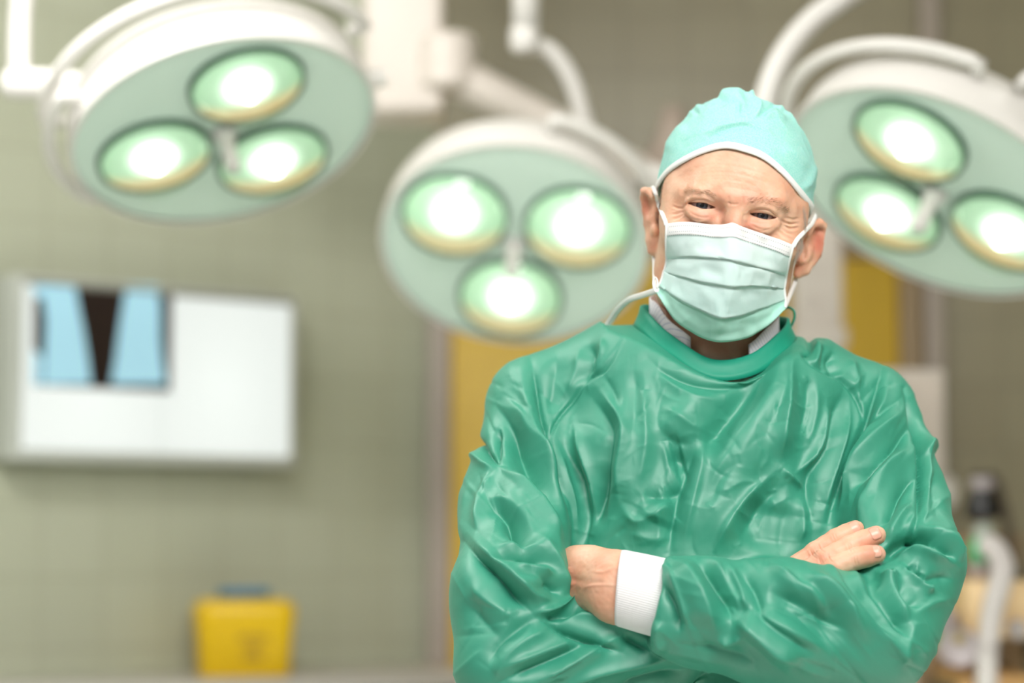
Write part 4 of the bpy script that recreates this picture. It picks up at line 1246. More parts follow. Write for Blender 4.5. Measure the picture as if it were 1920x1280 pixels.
# knitted cuff
def cuff():
    a = G(1252, 1124, 2.556); b = G(1160, 1101, 2.563)
    ax = (b - a); L = np.linalg.norm(ax); ax /= L
    dn = np.array([0, 1.0, 0]); dn -= ax * (dn @ ax); dn /= np.linalg.norm(dn)
    upv = np.cross(dn, ax)
    if upv[2] < 0: upv = -upv
    n = 400; V = []; F = []
    prof = [(-.012, .0410), (.0, .0415), (.012, .0412), (.026, .0408), (.038, .0402), (L - .003, .0396), (L, .0390), (L - .001, .0365), (L - .02, .035)]
    for t, r in prof:
        skew = 0.006 * 1
        for k in range(n):
            an = 2 * PI * k / n
            rr = r * (1 + (0.008 * (1 if k % 4 < 2 else -1) if t < L - .002 else 0))
            V.append(a + ax * (t - skew * math.sin(an) * -1) + rr * (math.sin(an) * upv + .78 * math.cos(an) * dn))
    for i in range(len(prof) - 1):
        for k in range(n):
            F.append((i * n + k, i * n + (k + 1) % n, (i + 1) * n + (k + 1) % n, (i + 1) * n + k))
    me = mesh_np('cuff', V, F)
    bm = bmesh.new(); bm.from_mesh(me); bmesh.ops.recalc_face_normals(bm, faces=bm.faces); bm.to_mesh(me); bm.free()
    o = pobj('cuff', me, M_cuff, gown_obj); o['label'] = 'white ribbed knit cuff'
    # hidden cuff of the other arm
    return o
cuff()

# ------------------------------------------------------------------ head (own frame: x to the picture's right, y away, z up; origin between the ears at eye level)
RY = math.radians(9.6); RX = math.radians(9.0); RZ = math.radians(-2.5)
HO = P(1373, 398, 2.755)
HM = Matrix.Translation(HO) @ Matrix.Rotation(RZ, 4, 'Z') @ Matrix.Rotation(RX, 4, 'X') @ Matrix.Rotation(RY, 4, 'Y')
HMn = np.array(HM); HMi = np.linalg.inv(HMn)
def h2w(p): p = np.asarray(p, float); return p @ HMn[:3, :3].T + HMn[:3, 3]
def w2h(p): p = np.asarray(p, float); return p @ HMi[:3, :3].T + HMi[:3, 3]
CAMh = w2h(CAM)
def L(px, py, yl):
    """head-frame point on the plane y = yl seen at a pixel"""
    q = w2h(P(px, py, 2.7)); d = q - CAMh
    return CAMh + d * ((yl - CAMh[1]) / d[1])

EYE = {}
for sgn, (ex, ey) in ((-1, (1317, 385)), (1, (1431, 404.5))):
    e = L(ex, ey, -0.0885); EYE[sgn] = np.array([e[0], -0.0765, e[2]])
ER = 0.0122

def build_head():
    def ax(segs):
        out = []
        for a, b, h in segs:
            out.append(np.arange(a, b, h))
        return np.concatenate(out)
    xs = np.arange(-.112, .112, .00125)
    ys = ax([(-.135, -.045, .00125), (-.045, .13, .0022)])
    zs = ax([(-.215, -.085, .0026), (-.085, -.05, .0016), (-.05, .045, .0011), (.045, .15, .0022)])
    v = Vol(xs, ys, zs)
    v.add(ell((0, .012, .035), (.0795, .098, .090)))
    v.add(ell((0, -.030, .030), (.070, .066, .062)), .03)           # forehead
    v.add(ell((0, -.022, -.035), (.070, .066, .075)), .03)           # mid face
    v.add(ell((0, -.030, -.095), (.050, .052, .042)), .03)           # jaw and chin
    for s in (-1, 1):
        v.add(ell((s * .052, -.050, -.030), (.026, .030, .024)), .018)   # cheek bone
        v.add(ell((s * .066, -.030, .002), (.016, .030, .030)), .02)     # temple
        v.add(ell((s * .058, -.005, -.075), (.020, .035, .045)), .025)   # jaw angle
    # brow ridge
    br = [(-.056, -.068, .013), (-.040, -.083, .019), (-.016, -.0885, .016), (0, -.089, .014), (.016, -.0885, .016), (.040, -.083, .019), (.056, -.068, .013)]
    v.add(chain(br, [.009, .011, .0115, .011, .0115, .011, .009], .01), .014)
    # eye sockets
    for s in (-1, 1):
        v.sub(ell((s * .033, -.098, -.001), (.021, .0155, .0115)), .010)
    # nose
    v.add(chain([(0, -.088, .006), (0, -.096, -.010), (0, -.104, -.032), (0, -.109, -.044)], [.0085, .0085, .0100, .0115], .008), .011)
    for s in (-1, 1): v.add(ell((s * .013, -.103, -.046), (.010, .012, .009)), .008)
    # lids over the eyeballs, bags, upper fold
    for s in (-1, 1):
        e = EYE[s]
        v.add(ell(e + (0, .0005, 0), (ER + .0030, ER + .0022, ER + .0016)), .006)
        # heavy upper fold of skin
        roll = math.radians(0)
        up = [e + np.array(q) for q in ((-.0165 if s < 0 else -.0150, -.0070, .0030), (-.008, -.0135, .0078), (0, -.0150, .0088), (.008, -.0135, .0080), (.0165 if s > 0 else .0150, -.0070, .0030))]
        v.add(chain(up, [.0030, .0036, .0038, .0036, .0030], .005), .005)
        lowp = [e + np.array(q) for q in ((-.016, -.0060, -.0080), (-.008, -.0115, -.0125), (0, -.0130, -.0140), (.008, -.0115, -.0125), (.016, -.0060, -.0080))]
        v.add(chain(lowp, [.0018, .0024, .0026, .0024, .0018], .006), .012)
        # aperture between the lids
        def apert(x, y, z, e=e, s=s):
            X = x - e[0]; Z = z - e[2]
            Xn = X / .0158
            arch = -0.0006 + 0.0010 * (-s) * Xn * 0
            top = .0030 * (1 - np.abs(Xn) ** 1.7) ; bot = -.0036 * (1 - np.abs(Xn) ** 1.6)
            d = np.maximum(Z - top, bot - Z) + 0 * y
            return np.maximum(np.maximum(d, np.abs(X) - .0158), (y - (e[1] - .0035)))
        v.sub((apert, e + (-.0175, -.03, -.006), e + (.0175, 0, .006)), .0008)
    # ears
    def ear(s, pts, depth0):
        # pts: helix outline in head frame
        v.add(chain(pts, [.0042] * len(pts), .003), .004)
    nose_y = 0
    # picture right ear: helix through traced outline
    def hx(lst, ys): return [L(p[0], p[1], y) for p, y in zip(lst, ys)]
    R = hx([(1516, 436), (1524, 421), (1537, 417), (1548, 426), (1549, 443), (1540, 466), (1524, 490), (1510, 507), (1496, 514)], [.000, .004, .012, .020, .024, .024, .020, .014, .008])
    v.add(chain(R, [.0040, .0043, .0045, .0045, .0045, .0042, .0042, .0055, .0055], .003), .003)
    v.add(chain([R[0], L(1516, 452, .012), L(1508, 478, .012), L(1500, 500, .008)], [.004, .007, .008, .006], .006), .006)
    v.add(chain([L(1522, 430, .022), L(1533, 446, .028), L(1524, 470, .026), L(1510, 490, .020)], [.008, .010, .010, .008], .006), .004)   # back wall of the concha
    v.add(chain([L(1514, 440, .008), L(1518, 456, .010), L(1512, 474, .010)], [.003, .0035, .003], .004), .003)    # antihelix
    v.add(ell(L(1501, 486, .000), (.0055, .006, .006)), .004)     # tragus
    v.sub(ell(L(1531, 447, .006), (.0085, .009, .013), np.array(Matrix.Rotation(math.radians(-24), 3, 'Y'))), .004)
    v.sub(ell(L(1508, 474, .000), (.004, .008, .009)), .004)
    Lp = hx([(1222, 368), (1216, 358), (1208, 358), (1206, 370), (1210, 395), (1213, 420), (1217, 448), (1222, 470), (1229, 472)], [.000, .002, .008, .016, .020, .020, .016, .010, .006])
    v.add(chain(Lp, [.0038, .0040, .0042, .0040, .0040, .0038, .0038, .0048, .0050], .003), .003)
    v.add(chain([L(1226, 372, .010), L(1226, 410, .014), L(1228, 450, .010), L(1232, 468, .006)], [.006, .0085, .0085, .006], .006), .006)
    v.add(chain([L(1221, 385, .006), L(1222, 410, .007), L(1226, 430, .006)], [.0026, .003, .003], .004), .003)
    v.add(ell(L(1228, 432, .0), (.005, .006, .007)), .004)
    v.sub(ell(L(1216, 392, .004), (.0035, .008, .012)), .003)
    # neck
    n0 = w2h(G(1342, 560, 2.80)); n1 = w2h(G(1340, 720, 2.81))
    v.add(cap(n0, n1, .057, .062), .02)
    V, Qd = v.mesh()
    V = laplace(V, Qd, 2, 0.4)
    return V, Qd
HV, HQ = build_head()
hme = mesh_quads('head', h2w(HV), HQ)
hme = subdivide(hme, 1)
hco = get_co(hme); hno = get_no(hme); hpx, hpy = proj(hco.astype(np.float64))
hd = np.zeros(len(hco))
hl = w2h(hco.astype(np.float64))
fm = (hl[:, 1] < -.01) & (hno[:, 1] < .3)
strokes(hpx, hpy, [
    # forehead lines
    ([(1290, 318), (1330, 309), (1380, 312), (1440, 330), (1480, 352)], -.13, 2.4, 2.4, .3),
    ([(1286, 332), (1330, 323), (1385, 326), (1440, 344), (1478, 366)], -.13, 2.4, 2.4, .3),
    ([(1300, 343), (1340, 336), (1390, 340), (1430, 352)], -.12, 2.4, 2.4, .3),
    # frown
    ([(1367, 365), (1366, 378), (1369, 388)], -.7, 3, 3), ([(1392, 366), (1393, 380), (1388, 392)], -.7, 3, 3),
    ([(1358, 379), (1376, 383), (1388, 381)], -.8, 2.5, 2.5),
    # upper lid creases
    ([(1278, 392), (1290, 381), (1302, 375), (1320, 375), (1332, 380), (1344, 388)], -1.7, 2.2, 2.2),
    ([(1400, 403), (1412, 395), (1424, 392), (1440, 394), (1452, 402), (1464, 415)], -1.7, 2.2, 2.2),
    ([(1278, 386), (1296, 371), (1318, 370), (1338, 378)], 1.1, 4, 4), ([(1404, 396), (1424, 387), (1444, 390), (1462, 404)], 1.1, 4, 4),
    # bags
    ([(1288, 393), (1302, 403), (1320, 408), (1336, 404)], -.6, 2.4, 2.4, .4), ([(1304, 395), (1320, 400), (1335, 400)], .4, 4, 3.5),
    ([(1283, 404), (1300, 411), (1325, 413)], -.7, 2.2, 2.2),
    ([(1404, 417), (1420, 428), (1440, 431), (1456, 424)], -.6, 2.4, 2.4, .4), ([(1412, 415), (1430, 420), (1448, 418)], .45, 4, 4),
    ([(1404, 428), (1426, 434), (1444, 429)], -.6, 2.2, 2.2),
    # crow's feet, picture right
    ([(1462, 412), (1478, 419), (1497, 419)], -1.2, 2.4, 2.4, .5), ([(1465, 419), (1480, 428), (1500, 426)], -1.2, 2.4, 2.6, .5),
    ([(1462, 424), (1476, 436), (1490, 441)], -1.2, 2.5, 2.5, .5), ([(1456, 430), (1470, 442), (1488, 452)], -.9, 2.6, 2.6, .5),
    ([(1472, 408), (1486, 411), (1500, 409)], -.7, 2.4, 2.4, .5),
    # crow's feet, picture left
    ([(1284, 391), (1272, 390), (1260, 386)], -1.0, 2.2, 2.2, .5), ([(1285, 394), (1272, 400), (1258, 402)], -1.0, 2.2, 2.2, .5),
    ([(1285, 397), (1273, 407), (1260, 412)], -.9, 2.2, 2.2, .5),
    # nose side shade dips
    ([(1352, 388), (1350, 400), (1344, 412)], -1.4, 5, 5), ([(1398, 398), (1396, 412), (1402, 424)], -1.6, 5, 5),
    # brow bumps
    ([(1280, 362), (1300, 354), (1325, 357)], 1.2, 7, 7), ([(1440, 372), (1462, 372), (1480, 384)], 1.2, 7, 7),
], hd, fm)
h64 = hl * 1.0
hd += (NZ[0](h64 * 140) - .5) * .0005 * fm + (NZ[1](h64 * 420) - .5) * .0002
hco = hco + hno * hd[:, None].astype(np.float32)
# redness of ears, lids, nose (colour of the skin itself)
def blob(x, y, r, a): return a * np.exp(-(((hpx - x) / r[0]) ** 2 + ((hpy - y) / r[1]) ** 2))
fl = np.full(len(hco), .02)
for b in ((1345, 372, (30, 12), .22), (1412, 372, (34, 14), .25), (1316, 404, (26, 10), .35), (1425, 420, (28, 12), .28), (1335, 408, (12, 8), .3), (1404, 425, (12, 10), .25),
          (1535, 455, (14, 30), .75), (1210, 390, (10, 40), .5), (1224, 462, (10, 14), .35), (1502, 500, (14, 20), .3), (1350, 395, (9, 9), .2), (1380, 420, (30, 16), .25),
          (1265, 300, (40, 30), .2), (1490, 340, (26, 40), .15)):
    fl += blob(*b)
fl = np.clip(fl, 0, .9)

# ------------------------------------------------------------------ hands and hidden body
def hand_front():
    """hand at the picture's left: back of the hand seen, fingers tucked behind the other arm"""
    xs = np.arange(*sorted((G(1000, 1100, 2.6)[0], G(1260, 1100, 2.6)[0])), .0016)
    zs = np.arange(G(1100, 1200, 2.6)[2], G(1100, 1000, 2.6)[2], .0016); ys = np.arange(2.51, 2.75, .0016)
    v = Vol(xs, ys, zs)
    Y0 = 2.563
    nf = (np.array([.12, .97, -.1]), .62)
    v.add(cap(G(1240, 1120, Y0), G(1165, 1101, Y0), .033, .0335, nf))
    v.add(cap(G(1175, 1106, Y0), G(1108, 1090, Y0 + .036), .034, .036, (np.array([.5, .86, 0]), .50)), .02)
    for q0, q1, r0, r1 in (((1150, 1074), (1086, 1058), .0160, .0150), ((1140, 1128), (1086, 1114), .0160, .0150), ((1150, 1102), (1080, 1086), .018, .017)):
        v.add(cap(G(q0[0], q0[1], Y0 + .004), G(q1[0], q1[1], 2.618), r0, r1), .018)
    mcp = [G(1080, 1050, 2.622), G(1064, 1068, 2.624), G(1066, 1096, 2.624), G(1078, 1124, 2.622)]
    for i, m_ in enumerate(mcp):
        st = G(1160, 1080 + 14 * i, Y0 + .002)
        v.add(cap(st, m_, .0115, .0108), .020)
        # finger bends back and under the other arm
        p1 = m_ + np.array([-.010, .030, .002 - .003 * i]); p2 = p1 + np.array([-.022, .022, -.004]); p3 = p2 + np.array([-.018, .006, -.004])
        v.add(chain([m_, p1, p2, p3], [.0105, .0095, .0085, .007], .004), .003)
    # thumb leaves the side of the palm and lies behind the hand
    v.add(chain([G(1165, 1062, Y0 + .015), G(1118, 1052, Y0 + .050), G(1086, 1050, 2.65), G(1062, 1054, 2.665)], [.013, .012, .010, .0085], .006), .008)
    V, Qd = v.mesh(); V = laplace(V, Qd, 3, .5)
    me = subdivide(mesh_quads('hand', V, Qd), 1)
    co = get_co(me); no = get_no(me); px, py = proj(co.astype(np.float64)); d = np.zeros(len(co)); mk = no[:, 1] < .2
    strokes(px, py, [
        ([(1070, 1070), (1105, 1080), (1150, 1088)], .5, 7, 7), ([(1070, 1096), (1105, 1102), (1145, 1108)], .4, 7, 7),
        ([(1066, 1082), (1080, 1088), (1098, 1091)], -.7, 5, 5),
        ([(1160, 1060), (1130, 1072), (1108, 1070)], .7, 3, 3), ([(1165, 1098), (1125, 1096), (1100, 1100), (1090, 1110)], .8, 3, 3),
        ([(1066, 1086), (1070, 1092), (1076, 1100)], 1.3, 6, 6), ([(1064, 1062), (1066, 1070), (1066, 1076)], 1.2, 6, 6),
    ], d, mk)
    d += (NZ[0](co.astype(np.float64) * 260) - .5) * .0005
    f = .10 + .45 * np.exp(-(((px - 1066) / 16) ** 2 + ((py - 1085) / 34) ** 2)) + .2 * np.exp(-(((px - 1100) / 30) ** 2 + ((py - 1100) / 14) ** 2))
    return co + no * d[:, None].astype(np.float32), me, f

def hand_rear():
    """fingers of the other hand lying on the upper arm, above the crossing forearm"""
    tr = {'i': [(1500, 1062), (1530, 1036), (1568, 1010), (1604, 992)], 'm': [(1510, 1078), (1548, 1050), (1594, 1025), (1643, 1004)], 'r': [(1526, 1090), (1566, 1063), (1608, 1046), (1643, 1039)], 'p': [(1540, 1108), (1578, 1090), (1612, 1078), (1640, 1076)]}
    rr = {'i': [.0128, .0122, .0110, .0104], 'm': [.0134, .0128, .0122, .0114], 'r': [.0124, .0120, .0116, .0108], 'p': [.0105, .0098, .009, .008]}
    P3 = {}
    for k, l in tr.items():
        pts = []
        for j, q in enumerate(l):
            h = gown_hit(*q)
            y = h[1]
            pts.append(y)
        ya = gown_hit(1600, 985)[1]; yb = gown_hit(1600, 1012)[1]
        base = yb + (yb - ya) / 27.0 * ({'i': 1008, 'm': 1025, 'r': 1046, 'p': 1075}[k] - 1012)
        lift = {'i': .002, 'm': -.004, 'r': -.004, 'p': .045}[k]
        ysr = [base - .006 + lift, base - .0085 + lift, base - .009 + lift, base - .0065 + lift]
        P3[k] = [G(q[0], q[1], yy) for q, yy in zip(l, ysr)]
    allp = np.array([p for l in P3.values() for p in l]); lo = allp.min(0) - .09; hi = allp.max(0) + .02
    v = Vol(np.arange(lo[0], hi[0], .0014), np.arange(lo[1] + .06, hi[1] + .02, .0014), np.arange(lo[2], hi[2], .0014))
    for k in 'imrp':
        # phalanges: slightly waisted between the joints
        p = P3[k]; r = rr[k]
        pts = [p[0], .5 * (p[0] + p[1]), p[1], .5 * (p[1] + p[2]), p[2], .5 * (p[2] + p[3]), p[3]]
        rad = [r[0], .5 * (r[0] + r[1]) - .0006, r[1], .5 * (r[1] + r[2]) - .0005, r[2], .5 * (r[2] + r[3]) - .0001, r[3] - .0006]
        v.add(chain(pts, rad, .003), .0016)
    # back of the hand under the crossing sleeve, thumb at its side
    wr_ = G(1425, 1128, 2.655)
    for k in 'imrp':
        v.add(cap(wr_, P3[k][0], .018, rr[k][0]), .008)
    v.add(chain([G(1450, 1100, 2.63), G(1488, 1070, 2.64), G(1508, 1062, 2.655), G(1535, 1058, 2.662)], [.012, .011, .0095, .008], .006), .005)
    V, Qd = v.mesh(); V = laplace(V, Qd, 2, .45)
    me = subdivide(mesh_quads('hand', V, Qd), 1)
    co = get_co(me); no = get_no(me); px, py = proj(co.astype(np.float64)); d = np.zeros(len(co)); mk = no[:, 1] < .3
    kn = []
    for cx_, cy_, an in ((1532, 1034, -38), (1548, 1051, -30)):
        a = math.radians(an); t = np.array([math.cos(a), math.sin(a)]); n = np.array([-t[1], t[0]])
        for o in (-9, -4.5, 0, 4.5, 9):
            c_ = np.array([cx_, cy_]) + t * o
            kn.append(([tuple(c_ - n * 13 + t * 2), tuple(c_ - t * 1.5), tuple(c_ + n * 13 + t * 2)], -.8, 1.9, 1.9, .4))
        kn.append(([(cx_ - t[0] * 8, cy_ - t[1] * 8), (cx_ + t[0] * 8, cy_ + t[1] * 8)], .8, 9, 9))
    for cx_, cy_, an in ((1567, 1007, -28), (1596, 1027, -25), (1606, 1050, -12)):
        a = math.radians(an); t = np.array([math.cos(a), math.sin(a)]); n = np.array([-t[1], t[0]])
        for o in (-3, 1.5):
            c_ = np.array([cx_, cy_]) + t * o
            kn.append(([tuple(c_ - n * 11), tuple(c_ - t), tuple(c_ + n * 11)], -.35, 1.8, 1.8, .3))
    strokes(px, py, kn, d, mk)
    d += (NZ[0](co.astype(np.float64) * 300) - .5) * .0004
    f = .08 + .35 * np.exp(-(((px - 1535) / 22) ** 2 + ((py - 1045) / 18) ** 2)) + .3 * np.exp(-(((px - 1640) / 22) ** 2 + ((py - 1030) / 34) ** 2))
    return co + no * d[:, None].astype(np.float32), me, f, P3

hf_co, hf_me, hf_f = hand_front()
hr_co, hr_me, hr_f, FP = hand_rear()

def inner_body():
    v = Vol(np.arange(-.07, .52, .007), np.arange(2.58, 2.95, .007), np.arange(.85, 1.56, .007))
    v.add(ell((.228, 2.81, 1.28), (.15, .095, .24))); v.add(ell((.228, 2.80, .98), (.15, .10, .15)), .05)
    v.add(cap(G(1341, 600, 2.80), G(1341, 760, 2.81), .045, .05), .03)
    for Sx, Fx in ((SHL, FAL), (SHR, FAR)):
        v.add(chain(list(Sx), [.036, .034, .030, .028], .01), .02); v.add(chain(list(Fx), [.028, .026, .022, .02][:len(Fx)], .01), .01)
    return v.mesh()
IV, IQ = inner_body()
def quads_of(me):
    a = np.empty(len(me.loops), np.int32); me.loops.foreach_get('vertex_index', a); return a.reshape(-1, 4)
parts_ = [(hco, quads_of(hme), fl), (hf_co, quads_of(hf_me), hf_f), (hr_co, quads_of(hr_me), hr_f), (IV, IQ, np.full(len(IV), .1))]
allV, allQ, allF, off = [], [], [], 0
for a, q, f in parts_:
    allV.append(a); allQ.append(q + off); allF.append(f); off += len(a)
bme = mesh_quads('body', np.vstack(allV), np.vstack(allQ))
at = bme.attributes.new('flush', 'FLOAT', 'POINT'); at.data.foreach_set('value', np.concatenate(allF).astype(np.float32))
body = pobj('body', bme, M_skin); bpy.context.view_layer.update()
hbvh = BVHTree.FromPolygons(hco.tolist(), parts_[0][1].tolist())
for m_ in (hme, hf_me, hr_me): bpy.data.meshes.remove(m_)

# finger nails
M_nail = mat('nail', hexs(236, 176, 155), 0.32)
def nail(p_prev, p_tip, r, shift=.0):
    ax = (p_tip - p_prev); ax /= np.linalg.norm(ax)
    nrm = np.array([0, -1, .45]); nrm -= ax * (nrm @ ax); nrm /= np.linalg.norm(nrm)
    sd = np.cross(ax, nrm)
    V, F = [], []
    nu, nv = 9, 9
    for j in range(nv):
        t = j / (nv - 1)
        wdt = .72 * (1 - .9 * max(0, abs(t - .5) - .30) ** 1.0 * 1.6)
        for i in range(nu):
            a = (i / (nu - 1) - .5) * 2 * wdt
            c = p_tip - ax * .0055 + ax * (t * .0115 - .002) + shift
            V.append(c + (r + .0002 - .0016 * max(0, t - .75) * 3) * (math.cos(a) * nrm + math.sin(a) * sd))
    for j in range(nv - 1):
        for i in range(nu - 1):
            F.append((j * nu + i, j * nu + i + 1, (j + 1) * nu + i + 1, (j + 1) * nu + i))
    me = mesh_np('nail', V, F)
    o = pobj('fingernail', me, M_nail, body)
    sm = o.modifiers.new('thick', 'SOLIDIFY'); sm.thickness = .0006; sm.offset = -1
    return o
nail(FP['i'][2], FP['i'][3], .0102); nail(FP['m'][2], FP['m'][3], .0112); nail(FP['r'][2], FP['r'][3], .0106)

# eyes
def eye_mat():
    m = mat('eye', hexs(214, 204, 200), 0.12, spec=0.6)
    b = m.node_tree.nodes['Principled BSDF']
    tc = nd(m, 'ShaderNodeTexCoord'); sp = nd(m, 'ShaderNodeSeparateXYZ'); cb = nd(m, 'ShaderNodeCombineXYZ'); ln = nd(m, 'ShaderNodeVectorMath', operation='LENGTH')
    lk(m, tc.outputs['Object'], sp.inputs[0]); lk(m, sp.outputs['X'], cb.inputs['X']); lk(m, sp.outputs['Z'], cb.inputs['Y']); lk(m, cb.outputs[0], ln.inputs[0])
    r = nd(m, 'ShaderNodeValToRGB'); e = r.color_ramp.elements
    e[0].position = 0.0; e[0].color = hexs(6, 6, 8); e[1].position = 1.0; e[1].color = hexs(176, 160, 156)
    for p_, c_ in ((.19, hexs(6, 6, 8)), (.22, hexs(64, 69, 78)), (.42, hexs(52, 56, 64)), (.51, hexs(18, 20, 28)), (.56, hexs(146, 134, 134))):
        k = e.new(p_); k.color = c_
    mul = nd(m, 'ShaderNodeMath', operation='DIVIDE'); mul.inputs[1].default_value = ER
    lk(m, ln.outputs['Value'], mul.inputs[0]); lk(m, mul.outputs[0], r.inputs[0]); lk(m, r.outputs['Color'], b.inputs['Base Color'])
    b.inputs['Coat Weight'].default_value = 0.6; b.inputs['Coat Roughness'].default_value = 0.03
    return m
M_eye = eye_mat()
for s in (-1, 1):
    bm = bmesh.new(); bmesh.ops.create_uvsphere(bm, u_segments=40, v_segments=24, radius=ER, matrix=Matrix.Rotation(PI / 2, 4, 'X'))
    o = bm_obj('eye', bm, M_eye, body, True)
    c = h2w(EYE[s])
    look = (CAM - c); look /= np.linalg.norm(look)
    rot = Vector(look).to_track_quat('-Y', 'Z').to_matrix().to_4x4()
    o.matrix_parent_inverse = body.matrix_world.inverted(); o.matrix_basis = Matrix.Translation(c) @ rot

# hair: strands as thin tapered tubes
def strands(name, m, roots, parent, n=3):
    my = np.median([r[0][0][1] for r in roots]); roots = [r for r in roots if abs(r[0][0][1] - my) < .016]
    V, F = [], []
    for pts, r in roots:
        pts = catmull(np.array(pts), 3); N = len(pts)
        for i, p in enumerate(pts):
            t = pts[min(i + 1, N - 1)] - pts[max(i - 1, 0)]; t = t / (np.linalg.norm(t) + 1e-9)
            a = np.cross(t, (0.3, .2, .9)); a /= np.linalg.norm(a) + 1e-9; b = np.cross(t, a)
            rr = r * (1 - .75 * i / (N - 1))
            for k in range(n):
                V.append(p + rr * (math.cos(2 * PI * k / n) * a + math.sin(2 * PI * k / n) * b))
        o = len(V) - N * n
        for i in range(N - 1):
            for k in range(n):
                F.append((o + i * n + k, o + i * n + (k + 1) % n, o + (i + 1) * n + (k + 1) % n, o + (i + 1) * n + k))
    return pobj(name, mesh_np(name, V, F), m, parent)
def head_hit(px, py):
    d = P(px, py, 3.0) - CAM; d /= np.linalg.norm(d)
    h = hbvh.ray_cast(Vector(CAM), Vector(d))
    return (np.array(h[0]), np.array(h[1])) if h[0] is not None else (None, None)
M_brow = mat('brow_hair', hexs(150, 118, 90), 0.6)
M_grey = mat('grey_hair', hexs(190, 180, 168), 0.55)
M_dkhair = mat('dark_hair', hexs(96, 84, 74), 0.6)
def grow(px, py, dx, dy, ln, r, lift=.35):
    p, n = head_hit(px, py)
    if p is None: return None
    q = P(px + dx, py + dy, p[1]) - p; q /= np.linalg.norm(q) + 1e-9
    q = q - n * (q @ n); q /= np.linalg.norm(q) + 1e-9
    return ([p - n * .0005, p + q * ln * .4 + n * lift * ln * .35, p + q * ln * .8 + n * lift * ln * .45, p + q * ln + n * lift * ln * .35], r)
def brow(path, w, sgn, cnt):
    pts = catmull(np.array(path, float), 10); out = []
    for _ in range(cnt):
        t = random.random(); i = int(t * (len(pts) - 1)); c = pts[i]
        x = c[0] + random.uniform(-3, 3); y = c[1] + random.gauss(0, w * .45)
        g = grow(x, y, sgn * random.uniform(4, 9), random.uniform(-5, 1.5) + 3 * (t - .3), random.uniform(.004, .0075), .00008, .12)
        if g: out.append(g)
    return out
strands('eyebrow', M_brow, brow([(1344, 369), (1330, 364), (1312, 361), (1294, 362), (1276, 368), (1264, 378)], 9, -1, 230), body)
strands('eyebrow', M_brow, brow([(1400, 378), (1416, 375), (1436, 378), (1456, 385), (1470, 395), (1478, 404)], 9, 1, 230), body)
sb = []
for _ in range(260):
    t = random.random(); x = 1494 + 12 * random.random() - 4 * t; y = 440 + 46 * t
    x = max(x, 1489); g = grow(x, y, random.uniform(-4, 5), 8, random.uniform(.006, .012), .00010, .5)
    if g: sb.append(g)
strands('sideburn', M_grey, sb, body)
sb = []
for _ in range(90):
    t = random.random(); g = grow(1504 + 5 * random.random() + 4 * t, 385 + 50 * t, random.uniform(0, 5), 9, random.uniform(.006, .012), .00010, .4)
    if g: sb.append(g)
strands('temple_hair', M_grey, sb, body)
sb = []
for _ in range(200):
    t = random.random(); g = grow(1233 + 6 * random.random() + (1 - t) * 8, 326 + 60 * t, random.uniform(-3, 2), 8, random.uniform(.004, .008), .00010, .3)
    if g: sb.append(g)
strands('temple_hair', M_dkhair, sb, body)
sb = []
for _ in range(120):
    t = random.random(); g = grow(1229 + 9 * random.random(), 395 + 30 * t, random.uniform(-3, 3), 8, random.uniform(.003, .006), .00008, .4)
    if g: sb.append(g)
strands('sideburn', M_dkhair, sb, body)
for s, path in ((-1, [(1294, 381), (1306, 376), (1320, 377), (1334, 382)]), (1, [(1414, 402), (1426, 396), (1440, 398), (1454, 408)])):
    pts = catmull(np.array(path, float), 8); lsh = []
    for i in range(len(pts)):
        g = grow(pts[i][0], pts[i][1] + 3, (i / len(pts) - .5) * 4, 4, .0035, .00008, 1.0)
        if g: lsh.append(g)
    strands('eyelashes', M_dkhair, lsh, body)

